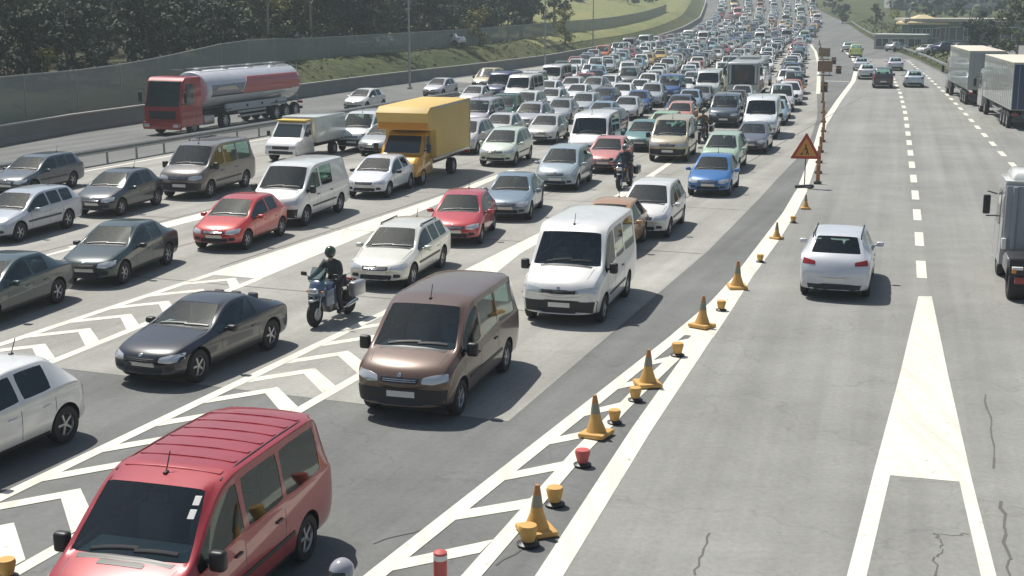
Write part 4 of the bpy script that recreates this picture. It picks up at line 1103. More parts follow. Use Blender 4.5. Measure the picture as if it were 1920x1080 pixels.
# ---- the nearest vehicles -------------------------------------------------
car('van', 11.0, -9.25, (.36, .030, .040), 'dark red passenger van with a ribbed lighter roof at the bottom left', 'van', 'ribs')
car('van', 20.7, -10.15, (.135, .082, .058), 'brown metallic people carrier van behind the red van', 'van', 'plain', scale=1.03)
car('tallvan', 28.6, -9.85, 'white', 'white high roof minibus with blank front bumper and black mirrors behind the brown van', 'minibus', 'dark')
car('hatch', 37.0, -11.5, (.50, .27, .12), 'orange brown car mostly hidden behind the white high roof minibus', 'car')
car('mpv', 40.6, -11.2, 'white', 'white hatchback standing between the white high roof minibus and the bright blue car', 'car', 'plain')
car('hatch', 50.6, -11.3, (.03, .16, .42), 'bright blue car behind the white hatchback in the right hand lane of the jam', 'car')
car('mpv', 58.0, -12.5, 'pale green', 'pale greenish car hidden behind the bright blue car', 'car')
car('sedan', 66.0, -12.7, (.13, .14, .17), 'dark slate grey saloon in the right hand lane in front of the white van', 'car')
car('tallvan', 73.5, -13.6, (.72, .76, .78), 'white high van in the right hand lane behind the dark slate saloon', 'van')
car('hatch', 82, -14.4, 'light blue', 'pale blue car directly behind the white high van at the right of the jam', 'car')
# second lane
car('coupe', 20.9, -15.9, (.007, .012, .022), 'black coupe with alloy wheels between the two chevron strips', 'car', 'dark')
car('wagon', 30.6, -15.65, (.70, .69, .62), 'cream white estate car behind the motorcycle at the solid white band', 'car', 'rails')
car('hatch', 37.2, -16.5, (.50, .05, .06), 'red hatchback squeezed behind the cream white estate car', 'car', skew=R(6))
car('sedan', 42.2, -16.7, (.20, .27, .33), 'blue grey saloon behind the red hatchback in the second lane', 'car', skew=R(5))
car('mpv', 50.0, -17.4, (.34, .42, .46), 'pale blue grey family car behind the blue grey saloon', 'car')
car('hatch', 56.0, -17.25, (.62, .24, .22), 'pink red car beside the dark motorcycle rider', 'car')
car('hatch', 64.9, -18.1, (.13, .27, .26), 'grey teal hatchback further up the second lane', 'car')
car('wagon', 70.2, -18.4, (.35, .55, .33), 'light green estate car directly behind the grey teal hatchback', 'car')
car('wagon', 78.0, -19.4, (.60, .26, .17), 'salmon orange estate car left of the dark blue grey van', 'car')
car('van', 79.4, -16.9, (.07, .10, .13), 'dark blue grey van between the salmon estate car and the right hand lane', 'van')
# third lane
r = car('hatch', 14.15, -15.95, 'white', 'white hatchback cut by the left edge at the bottom of the photo', 'car', 'dark', scale=1.08)
car('sedan', 28.1, -23.2, (.012, .035, .038), 'dark green old saloon with its front right light towards the chevrons', 'car', 'dark', skew=R(4))
car('sedan', 22.9, -22.9, (.015, .045, .052), 'dark teal car cut off by the left edge, in front of the dark green saloon', 'car', 'plain')
car('hatch', 33.8, -22.75, (.50, .035, .03), 'bright red hatchback beside the white band in the third lane', 'car', 'plain')
car('panelvan', 38.2, -23.35, (.72, .74, .72), 'white van with a plain rear side behind the bright red hatchback', 'van', 'dark', scale=1.05)
car('hatch', 45.4, -23.6, (.74, .76, .80), 'white hatchback between the white van and the yellow truck', 'car', 'dark')
car('mpv', 56.6, -22.6, (.62, .70, .60), 'white green family car right of the yellow box truck', 'car')
car('hatch', 66.5, -24.0, (.55, .56, .52), 'silver hatchback behind the white green family car', 'car')
car('wagon', 71.2, -22.0, (.05, .06, .13), 'dark navy estate car behind and right of the silver hatchback', 'car')
# fourth lane
car('wagon', 32.3, -30.2, (.42, .46, .52), 'silver blue estate car at the left edge with its roof lit', 'car', 'plain')
car('hatch', 37.9, -30.5, (.03, .042, .055), 'dark slate hatchback behind the silver blue estate car', 'car')
car('van', 42.6, -30.1, (.150, .138, .130), 'dark grey brown passenger van behind the dark slate hatchback', 'van', scale=1.06)
car('van', 59.6, -31.6, (.66, .70, .70), 'white silver passenger van behind the small pickup, left of the yellow truck', 'van')
car('van', 70.5, -29.6, (.42, .40, .46), 'mauve grey van with a white roof looking out behind the yellow truck', 'van')
car('wagon', 40.6, -36.7, (.045, .065, .085), 'dark blue estate car at the left edge nearest to the guardrail', 'car')
# far carriageway
car('hatch', 82.5, -43.6, (.76, .76, .72), 'white hatchback on the far road beyond the guardrail behind the tanker', 'car')
car('hatch', 96.5, -44.0, (.58, .58, .60), 'silver hatchback on the far road following the white one', 'car')
r = car('smallvan', 106.5, -43.9, (.62, .50, .30), 'beige small van on the far road behind the silver hatchback', 'van')
# right carriageway, driving away
r = car('suv', 33.7, -4.35, (.66, .68, .72), 'white sport utility car driving away alone beside the cones', 'car', 'plain', R(4), False)
r = car('smallvan', 121, -12.0, (.07, .055, .06), 'dark maroon grey tall car driving away on the distant open road', 'car', 'plain', 0, False, du=-.13)
car('hatch', 123, -9.5, (.52, .62, .68), 'pale silver blue hatchback driving away beside the dark tall car', 'car', 'plain', 0, False, du=-.13)
car('hatch', 134, -14.8, (.60, .64, .66), 'white car just beyond the dark tall car on the open road', 'car', 'plain', 0, False, du=-.13)
car('sedan', 152, -13.8, (.50, .52, .58), 'silver saloon far along the right lane of the open road', 'car', 'plain', 0, False, du=-.14)
car('sedan', 150, -17.2, (.50, .56, .60), 'pale grey saloon far along the left lane of the open road', 'car', 'plain', 0, False, du=-.14)
car('smallvan', 185, -22.0, (.62, .72, .22), 'lime yellow van far up the open road near the bend', 'van', 'plain', 0, False, du=-.15)
car('hatch', 205, -25.5, (.55, .60, .62), 'small pale car beyond the lime yellow van', 'car', 'plain', 0, False, du=-.16)
# ================================================================== TRUCKS
WHEELS_T = dict(w=.28, rimm=mat('truck_rim', (.50, .50, .50), .4, .5), spokes=8)
def bpart(name, parent, m_, boxes, smooth=True, ang=35):
    b = bmesh.new()
    for q in boxes: box(b, *q)
    return mesh(name, b, m_, parent, smooth, ang)
def colour_paint(o, c): o.color = (*c, 1); return o
def cab(root, x0, W, H, L, c, hl_on=False, zb=.45, deflector=False, white_top=None):
    """forward control lorry cab, front face at x0"""
    b = bmesh.new()
    prof = [(0, zb), (0.02, zb + .55), (.0, zb + .95), (.16, H * .62), (.42, H - .22), (.62, H - .05), (.85, H), (L, H), (L, zb)]
    rows = []
    for y, ins in ((-W / 2, .07), (-W / 2 + .07, 0), (W / 2 - .07, 0), (W / 2, .07)):
        rows.append([b.verts.new((x0 - (p[0] + (ins if p[0] < L * .7 else 0)), y * (1 if p[1] < H * .6 else .965), p[1] - (ins * .6 if p[1] > H * .8 else 0))) for p in prof])
    for r0, r1 in zip(rows, rows[1:]):
        for k in range(len(prof)): b.faces.new((r0[k], r0[(k + 1) % len(prof)], r1[(k + 1) % len(prof)], r1[k]))
    b.faces.new(rows[0]); b.faces.new(rows[-1]); bmesh.ops.recalc_face_normals(b, faces=b.faces)
    cb = b.copy(); bv = BVHTree.FromBMesh(cb)
    o = colour_paint(mesh('cab', b, PAINT, root, True, 30), c)
    def P(name, poly, axis, m_, off=.008, rnd_=.03, par=None):
        q = patch(bv, poly, axis, off, 3, rnd_, skirt=.03)
        return mesh(name, q, m_, par or root, True, 40) if q else None
    P('windshield', [(-W * .43, H * .50), (-W * .41, H - .28), (W * .41, H - .28), (W * .43, H * .50)], 'x+', DKGL, .012, .08)
    P('front_grille', [(-W * .34, zb + .42), (-W * .36, zb + .85), (W * .36, zb + .85), (W * .34, zb + .42)], 'x+', TRIM, .012)
    P('sun_visor', [(-W * .42, H - .27), (-W * .42, H - .17), (W * .42, H - .17), (W * .42, H - .27)], 'x+', TRIM, .06)
    bpart('bumper', root, o.data.materials[0], [((x0 + .04, 0, zb + .08), (.22, W * .98, .40), .05)]).color = (*c, 1)
    for s in (1, -1):
        bpart('headlight', root, LENS, [((x0 + .15, s * W * .38, zb + .10), (.06, .34, .17), .02)])
        bpart('indicator', root, AMBER, [((x0 + .13, s * (W * .48), zb + .10), (.08, .07, .15), .02)])
        P('side_window', [(x0 - .42, H * .52), (x0 - .62, H - .35), (x0 - L * .62, H - .35), (x0 - L * .62, H * .52)], 'y+' if s > 0 else 'y-', DKGL, .012, .05)
        P('door_gap', [(x0 - L * .70, zb + .2), (x0 - L * .70, H - .25), (x0 - L * .70 - .02, H - .25), (x0 - L * .70 - .02, zb + .2)], 'y+' if s > 0 else 'y-', TRIM, .003, 0)
        b = bmesh.new(); box(b, (x0 - .12, s * (W / 2 + .24), H * .66), (.12, .20, .55), .04); tube(b, [(x0 - .25, s * (W / 2 - .02), H * .78), (x0 - .12, s * (W / 2 + .24), H * .80)], .02, 6); tube(b, [(x0 - .25, s * (W / 2 - .02), H * .55), (x0 - .12, s * (W / 2 + .24), H * .54)], .02, 6)
        mesh('wing_mirror', b, TRIM, root, True)
        b = bmesh.new(); tube(b, [(x0 - .1, s * W * .2, H * .50), (x0 - .02, s * W * .2 + .45, H * .50 + .06)], .015, 5); mesh('wiper', b, TRIM, root)
    if deflector:
        b = bmesh.new(); pr = [(x0 - .5, H), (x0 - .8, H + .18), (x0 - 1.3, H + .32), (x0 - L + .1, H + .36), (x0 - L + .1, H)]
        rr = [[b.verts.new((p[0], y * (1 if p[1] < H + .1 else .9), p[1])) for p in pr] for y in (-W * .46, -W * .40, W * .40, W * .46)]
        for r0, r1 in zip(rr, rr[1:]):
            for k in range(len(pr)): b.faces.new((r0[k], r0[(k + 1) % len(pr)], r1[(k + 1) % len(pr)], r1[k]))
        b.faces.new(rr[0]); b.faces.new(rr[-1]); colour_paint(mesh('roof_deflector', b, PAINT, root, True, 50), white_top or c)
    return bv
def axle(root, x, W, r=.50, twin=False):
    for s in (1, -1): wheel_parts(root, x, s * (W / 2 - .04), r, .30 if not twin else .5, WHEELS_T['rimm'], 8)

# ---- red tanker on the far carriageway
def tanker():
    L, W = 13.9, 2.5; r = empty('tanker_lorry'); tag(r, 'red tanker lorry with white and red tank beyond the guardrail', 'tanker')
    x0 = L / 2
    cab(r, x0, 2.48, 3.05, 2.1, (.36, .025, .03), white_top=(.40, .03, .03))
    bpart('chassis', r, DKSTEEL, [((x0 - 4.2, 0, .78), (6.4, .9, .26), .02), ((-1.2, 0, .98), (L - 4.4, 1.0, .2), .02)])
    # elliptical tank
    b = bmesh.new(); a0, a1 = -L / 2 + .25, x0 - 2.75
    prof = [(.02, a0), (.75, a0 + .02), (1.02, a0 + .12), (1.10, a0 + .3), (1.10, a1 - .3), (1.02, a1 - .12), (.75, a1 - .02), (.02, a1)]
    lathe(b, prof, (0, 0, 2.22), 'x', 40, 0); bmesh.ops.recalc_face_normals(b, faces=b.faces)
    for v in b.verts: v.co.y *= 1.12; v.co.z = 2.22 + (v.co.z - 2.22) * .95
    bv = BVHTree.FromBMesh(b)
    colour_paint(mesh('tank', b, PAINT, r, True, 40), (.62, .63, .66))
    for s, ax in ((1, 'y+'), (-1, 'y-')):
        q = patch(bv, [(a0 + .25, 1.90), (a0 + .25, 2.80), (a0 + 6.4, 2.80), (a0 + 7.2, 1.90)], ax, .03, 10); colour_paint(mesh('red_panel', q, PAINT, r, True, 60), (.42, .05, .05))
        q = patch(bv, [(a0 + 7.3, 1.95), (a0 + 6.8, 2.5), (a1 - .5, 2.5), (a1 - .5, 1.95)], ax, .022, 8); colour_paint(mesh('blue_grey_panel', q, PAINT, r, True, 60), (.16, .17, .22))
        q = patch(bv, [(a0 + 7.7, 2.16), (a0 + 8.0, 2.38), (a1 - 1.2, 2.36), (a1 - .8, 2.22)], ax, .04, 5, .08); colour_paint(mesh('pale_emblem', q, PAINT, r, True, 60), (.55, .48, .34))
        q = patch(bv, [(a0 + .2, 1.86), (a0 + .2, 1.95), (a1 - .4, 1.95), (a1 - .4, 1.86)], ax, .010, 4); mesh('dark_stripe', q, TRIM, r, True, 60)
        bpart('side_locker', r, mat('locker_grey', (.36, .38, .40), .5), [((-1.2, s * 1.12, 1.18), (7.0, .16, .42), .03)])
        for k in range(3): bpart('locker_handle', r, TRIM, [((-3.4 + k * 1.7, s * 1.21, 1.20), (.18, .03, .14), .01)])
        bpart('side_guard', r, STEEL, [((-.6, s * 1.15, .62), (3.2, .05, .12), .01), ((-.6, s * 1.15, .86), (3.2, .05, .12), .01)])
        bpart('mudguard', r, TRIM, [((x0 - 4.55, s * 1.02, 1.10), (1.3, .42, .05), .02), ((-L / 2 + 2.3, s * 1.02, 1.12), (3.8, .42, .05), .02)])
        bpart('fuel_tank', r, RIM, [((x0 - 2.9, s * .95, .66), (1.1, .45, .5), .10)])
    for k in range(4):
        b = bmesh.new(); lathe(b, [(.26, 3.24), (.26, 3.34), (.2, 3.40), (.02, 3.40)], (a0 + 1.6 + k * 2.8, 0, 0), 'z', 16); mesh('hatch_lid', b, STEEL, r, True)
    b = bmesh.new()
    for s in (1, -1): tube(b, [(a0 + .6, s * .35, 3.38), (a1 - .6, s * .35, 3.38)], .025, 6)
    for k in range(9): tube(b, [(a0 + .8 + k * 1.4, -.35, 3.38), (a0 + .8 + k * 1.4, .35, 3.38)], .015, 5)
    mesh('catwalk', b, STEEL, r)
    b = bmesh.new()
    for s in (1, -1): tube(b, [(a0 - .02, s * .22 + .6, .9), (a0 - .05, s * .22 + .6, 3.3)], .02, 6)
    for k in range(8): tube(b, [(a0 - .03, .38, 1.05 + k * .3), (a0 - .03, .82, 1.05 + k * .3)], .014, 5)
    mesh('ladder', b, STEEL, r)
    for x in (x0 - 1.3, x0 - 4.55): axle(r, x, W)
    for x in (-L / 2 + 1.1, -L / 2 + 2.3, -L / 2 + 3.5): axle(r, x, W)
    for s in (1, -1): bpart('taillight', r, REDLENS, [((-L / 2 + .2, s * 1.0, .95), (.05, .35, .14), .01)])
    bpart('rear_bumper', r, DKSTEEL, [((-L / 2 + .2, 0, .62), (.10, 2.3, .16), .02)])
    place(r, 63.5 + L / 2, -45.6, heading(60) , L, W); r.scale = (1, 1.03, 1.07); return r
tanker()

# ---- yellow box truck in the jam
def box_truck():
    L, W = 6.7, 2.3; x0 = L / 2; r = empty('box_truck'); tag(r, 'orange yellow box truck with a tall box over its cab', 'truck')
    ycol = (.62, .33, .035)
    b = bmesh.new(); prof = [(0, .42), (0.03, .95), (.32, 1.18), (.85, 1.26), (1.45, 2.05), (1.75, 2.12), (2.0, 2.12), (2.0, .42)]
    rr = [[b.verts.new((x0 - p[0] - ins, y * (1 if p[1] < 1.3 else .88), p[1])) for p in prof] for y, ins in ((-.98, .1), (-.82, 0), (.82, 0), (.98, .1))]
    for r0, r1 in zip(rr, rr[1:]):
        for k in range(len(prof)): b.faces.new((r0[k], r0[(k + 1) % len(prof)], r1[(k + 1) % len(prof)], r1[k]))
    b.faces.new(rr[0]); b.faces.new(rr[-1]); bmesh.ops.bevel(b, geom=b.edges[:], offset=.035, segments=2, affect='EDGES', profile=.5)
    bmesh.ops.recalc_face_normals(b, faces=b.faces); bv = BVHTree.FromBMesh(b); colour_paint(mesh('cab', b, PAINT, r, True, 40), ycol)
    def P(name, poly, axis, m_, off=.008, rnd_=.03):
        q = patch(bv, poly, axis, off, 4, rnd_, skirt=.02); return mesh(name, q, m_, r, True, 40) if q else None
    P('windshield', [(-.80, 1.32), (-.72, 1.98), (.72, 1.98), (.80, 1.32)], 'x+', DKGL, .012, .06)
    P('grille', [(-.45, .72), (-.48, .90), (.48, .90), (.45, .72)], 'x+', TRIM)
    P('bumper', [(-.9, .46), (-.9, .66), (.9, .66), (.9, .46)], 'x+', TRIM)
    P('number_plate', [(-.26, .50), (-.26, .61), (.26, .61), (.26, .50)], 'x+', PLATE, .03, 0)
    for s in (1, -1):
        P('headlight', [(s * .55, .74), (s * .55, .90), (s * .86, .92), (s * .86, .76)], 'x+', LENS)
        P('side_window', [(x0 - 1.05, 1.36), (x0 - 1.42, 1.95), (x0 - 1.9, 1.95), (x0 - 1.9, 1.36)], 'y+' if s > 0 else 'y-', DKGL, .012)
        b = bmesh.new(); box(b, (x0 - 1.0, s * 1.17, 1.50), (.12, .20, .36), .04); box(b, (x0 - 1.02, s * 1.04, 1.42), (.06, .2, .05), .01); mesh('wing_mirror', b, TRIM, r, True)
    # cargo box with a nose over the cab
    b = bmesh.new(); pr = [(x0 - 2.05, .95), (x0 - 2.05, 2.18), (x0 - 1.25, 2.22), (x0 - .95, 2.95), (x0 - 1.35, 3.18), (-x0, 3.22), (-x0, .95)]
    rr = [[b.verts.new((p[0], y, p[1])) for p in pr] for y in (-W / 2, W / 2)]
    for k in range(len(pr)): b.faces.new((rr[0][k], rr[0][(k + 1) % len(pr)], rr[1][(k + 1) % len(pr)], rr[1][k]))
    b.faces.new(rr[0]); b.faces.new(rr[1]); bmesh.ops.recalc_face_normals(b, faces=b.faces); bmesh.ops.bevel(b, geom=b.edges[:], offset=.03, segments=2, affect='EDGES', profile=.5)
    mesh('cargo_box', b, mat('yellow_box_paint', (.60, .42, .13), .6, noise=(.8, .10)), r, True, 40)
    bpart('front_panel', r, mat('orange_box_paint', (.66, .27, .03), .6, noise=(.8, .10)), [((x0 - 1.145, 0, 2.58), (.03, W * .94, .68), .005, 0, 2, Matrix.Rotation(-.39, 4, 'Y'))]).color = (.68, .30, .03, 1)
    for s in (1, -1):
        bpart('corner_trim', r, RIM, [((-x0 + .05, s * (W / 2 + .006), 2.08), (.08, .02, 2.2), .004), ((-.75, s * (W / 2 + .006), .99), (4.9, .02, .10), .004), ((-.75, s * (W / 2 + .006), 3.13), (4.7, .02, .08), .004)])
        bpart('mudguard', r, TRIM, [((-x0 + 1.9, s * .98, .86), (1.0, .34, .05), .02)])
        bpart('taillight', r, REDLENS, [((-x0 - .01, s * .95, .8), (.05, .3, .12), .01)])
    bpart('chassis', r, DKSTEEL, [((-.7, 0, .68), (5.0, .8, .26), .02)])
    bpart('rear_door', r, mat('door_aluminium', (.5, .5, .48), .4, .4), [((-x0 - .012, .58, 2.05), (.02, 1.1, 2.1), .004), ((-x0 - .012, -.58, 2.05), (.02, 1.1, 2.1), .004)])
    axle(r, x0 - .85, 2.05, .36); axle(r, -x0 + 1.9, 2.1, .36)
    place(r, 49.0 + L / 2, -24.3, heading(50) + R(5), L, W)
box_truck()

# ---- small white pickup with a box body and a yellow roof edge
def pickup():
    L, W = 5.6, 2.0; x0 = L / 2; r = empty('box_pickup'); tag(r, 'small white truck with a yellow roof rim and pale square box', 'truck')
    b = bmesh.new(); prof = [(0, .38), (.02, .85), (.25, 1.08), (.62, 1.18), (1.25, 1.95), (1.5, 2.0), (1.85, 2.0), (1.85, .38)]
    rr = [[b.verts.new((x0 - p[0] - ins, y * (1 if p[1] < 1.3 else .88), p[1])) for p in prof] for y, ins in ((-.93, .1), (-.78, 0), (.78, 0), (.93, .1))]
    for r0, r1 in zip(rr, rr[1:]):
        for k in range(len(prof)): b.faces.new((r0[k], r0[(k + 1) % len(prof)], r1[(k + 1) % len(prof)], r1[k]))
    b.faces.new(rr[0]); b.faces.new(rr[-1]); bmesh.ops.bevel(b, geom=b.edges[:], offset=.035, segments=2, affect='EDGES', profile=.5)
    bmesh.ops.recalc_face_normals(b, faces=b.faces); bv = BVHTree.FromBMesh(b); colour_paint(mesh('cab', b, PAINT, r, True, 40), COL['white'])
    def P(name, poly, axis, m_, off=.008, rnd_=.03):
        q = patch(bv, poly, axis, off, 4, rnd_, skirt=.02); return mesh(name, q, m_, r, True, 40) if q else None
    P('windshield', [(-.76, 1.24), (-.68, 1.86), (.68, 1.86), (.76, 1.24)], 'x+', DKGL, .012, .06)
    P('grille', [(-.45, .66), (-.48, .82), (.48, .82), (.45, .66)], 'x+', TRIM); P('bumper', [(-.85, .42), (-.85, .58), (.85, .58), (.85, .42)], 'x+', TRIM)
    for s in (1, -1):
        P('headlight', [(s * .52, .68), (s * .52, .83), (s * .80, .85), (s * .80, .70)], 'x+', LENS)
        P('side_window', [(x0 - .85, 1.28), (x0 - 1.2, 1.84), (x0 - 1.72, 1.84), (x0 - 1.72, 1.28)], 'y+' if s > 0 else 'y-', DKGL, .012)
        b = bmesh.new(); box(b, (x0 - .85, s * 1.08, 1.40), (.11, .18, .26), .04); mesh('wing_mirror', b, TRIM, r, True)
    bpart('roof_rim', r, mat('yellow_plastic', (.68, .48, .08), .5), [((x0 - 1.55, 0, 2.04), (.75, 1.6, .07), .02), ((x0 - 1.82, .86, 1.55), (.06, .05, .95), .01), ((x0 - 1.82, -.86, 1.55), (.06, .05, .95), .01)])
    colour_paint(bpart('cargo_box', r, PAINT, [((-x0 + 1.75, 0, 1.50), (3.4, W, 1.35), .03)]), (.66, .68, .64))
    bpart('chassis', r, DKSTEEL, [((-.7, 0, .62), (4.4, .8, .22), .02)])
    axle(r, x0 - .75, 1.86, .33); axle(r, -x0 + 1.2, 1.86, .33)
    place(r, 54.6 + L / 2, -32.9, heading(50) + R(3), L, W); r.scale = (.95, .95, .92)
pickup()

# ---- long grey coach deep in the jam
def coach():
    L, W, H = 12.0, 2.45, 2.95; x0 = L / 2; r = empty('coach'); tag(r, 'long grey coach standing among the cars in the jam', 'coach')
    b = bmesh.new(); box(b, (0, 0, (.38 + H) / 2), (L, W, H - .38), .22, seg=3); bv = BVHTree.FromBMesh(b); colour_paint(mesh('body', b, PAINT, r, True, 40), (.44, .47, .45))
    def P(name, poly, axis, m_, off=.01, rnd_=.06):
        q = patch(bv, poly, axis, off, 3, rnd_, skirt=.02); return mesh(name, q, m_, r, True, 40) if q else None
    P('windshield', [(-1.1, 1.25), (-1.1, 2.75), (1.1, 2.75), (1.1, 1.25)], 'x+', DKGL)
    P('number_plate', [(-.26, .55), (-.26, .66), (.26, .66), (.26, .55)], 'x+', PLATE, .02, 0)
    for s in (1, -1):
        P('headlight', [(s * .7, .7), (s * .7, .88), (s * 1.08, .9), (s * 1.08, .72)], 'x+', LENS)
        for k in range(7): P('side_window', [(x0 - .9 - k * 1.5, 1.55), (x0 - .9 - k * 1.5, 2.6), (x0 - 2.3 - k * 1.5, 2.6), (x0 - 2.3 - k * 1.5, 1.55)], 'y+' if s > 0 else 'y-', DKGL)
        b = bmesh.new(); box(b, (x0 + .1, s * 1.38, 2.3), (.14, .2, .5), .05); tube(b, [(x0 - .2, s * 1.2, 2.9), (x0 + .12, s * 1.38, 2.6)], .03, 6); mesh('wing_mirror', b, TRIM, r, True)
    bpart('roof_unit', r, PAINT, [((-1, 0, H + .1), (2.6, 1.6, .22), .06)]).color = (.5, .52, .5, 1)
    axle(r, x0 - 2.6, W); axle(r, -x0 + 3.2, W)
    t = 101.5 + L / 2; place(r, t, -20.9, heading(t, -.12), L, W)
coach()

# ---- articulated lorries parked on the right
def lorry(t, u, Lt, boxc, backc, cabc, label, du, cab_at_front=True):
    W = 2.5; L = Lt + 2.7; x0 = L / 2; r = empty('articulated_lorry'); tag(r, label, 'lorry')
    cab(r, x0, 2.45, 2.95, 2.15, cabc, deflector=False)
    xb = -x0
    b = bmesh.new(); box(b, (xb + Lt / 2, 0, 2.55), (Lt, W, 2.75), .02); colour_paint(mesh('trailer_box', b, PAINT, r), boxc)
    bpart('roof_sheet', r, mat('pale_tarpaulin', (.66, .60, .50), .6), [((xb + Lt / 2, 0, 3.94), (Lt + .02, W + .02, .05), .01)])
    bpart('rear_door', r, mat('navy_tarpaulin' if backc[2] > backc[0] * 1.5 else 'grey_door', backc, .5, noise=(.9, .15)), [((xb - .012, .61, 2.52), (.02, 1.18, 2.6), .004), ((xb - .012, -.61, 2.52), (.02, 1.18, 2.6), .004)])
    bpart('door_bar', r, STEEL, [((xb - .035, s_ * q, 2.5), (.03, .035, 2.5), .006) for s_ in (1, -1) for q in (.3, .9)])
    bpart('chassis', r, DKSTEEL, [((xb + Lt / 2, 0, 1.03), (Lt - .3, 1.0, .24), .02), ((x0 - 3.2, 0, .85), (3.4, .9, .22), .02)])
    for s in (1, -1):
        bpart('side_guard', r, STEEL, [((xb + Lt * .48, s * 1.18, .62), (Lt * .3, .04, .1), .01), ((xb + Lt * .48, s * 1.18, .86), (Lt * .3, .04, .1), .01)])
        bpart('taillight', r, REDLENS, [((xb - .03, s * 1.0, .92), (.06, .38, .14), .01)])
        bpart('curtain_strap', r, mat('strap_grey', (.30, .32, .32), .8), [((xb + .6 + k * .75, s * (W / 2 + .006), 2.5), (.05, .012, 2.5), 0) for k in range(int(Lt / .75) - 1)], False)
        bpart('mudguard', r, TRIM, [((xb + 2.9, s * 1.0, 1.10), (3.6, .42, .05), .02)])
    bpart('underrun_bar', r, DKSTEEL, [((xb - .02, 0, .58), (.08, 2.3, .14), .02)])
    bpart('number_plate', r, PLATE, [((xb - .065, 0, .60), (.01, .5, .11), 0)])
    for x in (xb + 1.7, xb + 2.9, xb + 4.1): axle(r, x, W)
    for x in (x0 - 1.2, x0 - 3.6): axle(r, x, W)
    place(r, t + L / 2, u, heading(t, du, False), L, W); return r
lorry(84.3, -.75, 12.6, (.42, .45, .43), (.035, .06, .13), (.5, .5, .5), 'articulated lorry with a grey curtain side and dark navy rear parked at the right edge', -.16)
lorry(103.0, -4.0, 12.6, (.44, .48, .45), (.34, .36, .35), (.45, .46, .45), 'further grey curtain sided lorry parked in front of the one with the navy rear', -.16)
# ---- tractor unit leaving the frame on the right
def tractor():
    L, W = 5.8, 2.5; x0 = L / 2; r = empty('tractor_unit'); tag(r, 'lorry tractor unit without trailer cut by the right edge of the photo', 'lorry')
    cab(r, x0, 2.48, 2.72, 2.2, (.42, .44, .46))
    b = bmesh.new(); box(b, (x0 - 1.5, 0, 2.86), (1.5, 2.2, .30), .09, taper=(.8, .9)); colour_paint(mesh('roof_deflector', b, PAINT, r, True, 50), (.82, .82, .78))
    bpart('roof_panel', r, PAINT, [((x0 - 1.45, 0, 2.735), (1.6, 2.42, .04), .015)]).color = (.82, .82, .78, 1)
    bpart('cab_back', r, mat('cab_back_grey', (.30, .32, .34), .6, noise=(1.5, .1)), [((x0 - 2.26, 0, 1.75), (.10, 2.36, 1.75), .03), ((x0 - 2.34, .95, 1.75), (.08, .12, 1.7), .02), ((x0 - 2.34, -.95, 1.75), (.08, .12, 1.7), .02)])
    bpart('chassis', r, DKSTEEL, [((-.5, .42, .85), (4.8, .12, .26), .01), ((-.5, -.42, .85), (4.8, .12, .26), .01), ((-x0 + .1, 0, .85), (.12, .9, .26), .01)])
    b = bmesh.new(); lathe(b, [(.02, 1.10), (.52, 1.10), (.55, 1.06), (.5, 1.0), (.02, 1.0)], (-x0 + 1.7, 0, 0), 'z', 24); mesh('fifth_wheel', b, DKSTEEL, r, True)
    for s in (1, -1):
        bpart('mudguard', r, TRIM, [((-x0 + 1.3, s * 1.0, 1.12), (1.1, .5, .05), .02), ((-x0 + .68, s * 1.0, .92), (.05, .5, .42), .02)])
        bpart('taillight', r, REDLENS, [((-x0 + .0, s * .98, .72), (.06, .40, .16), .02)])
        bpart('marker_lamp', r, AMBER, [((-x0 + .02, s * 1.2, .95), (.05, .10, .10), .01)])
        bpart('lamp_bracket', r, WHITE, [((-x0 + .05, s * 1.12, 1.02), (.10, .26, .07), .01), ((x0 - 2.35, s * 1.16, 1.05), (.12, .12, .3), .02)])
        bpart('fuel_tank', r, RIM, [((x0 - 2.9, s * .92, .62), (1.0, .5, .5), .12)])
    axle(r, x0 - 1.3, W); axle(r, -x0 + 1.3, W, .5, True)
    place(r, 34.6 + L / 2, .95, heading(35, 0, False) + R(6), L, W)
tractor()

# ================================================================== MOTORCYCLES AND RIDERS
def skin(name, nodes, edges, m_, parent=None, sub=2, root=0, extra=None):
    me = bpy.data.meshes.new(name); me.from_pydata([n[0] for n in nodes], edges, []); o = bpy.data.objects.new(name, me); C.objects.link(o)
    md = o.modifiers.new('s', 'SKIN'); md.use_smooth_shade = True; o.modifiers.new('d', 'SUBSURF').levels = sub
    for i, n in enumerate(nodes):
        v = me.skin_vertices[0].data[i]; v.radius = n[1] if isinstance(n[1], tuple) else (n[1], n[1]); v.use_root = (i == root)
    dg = bpy.context.evaluated_depsgraph_get(); dg.update(); ev = bpy.data.meshes.new_from_object(o.evaluated_get(dg)); bpy.data.objects.remove(o)
    ev.name = name; ev.materials.clear(); ev.materials.append(m_)
    for p in ev.polygons: p.use_smooth = True; p.material_index = 0
    return link(name, ev, parent)
SKINM = mat('skin', (.45, .26, .18), .6)
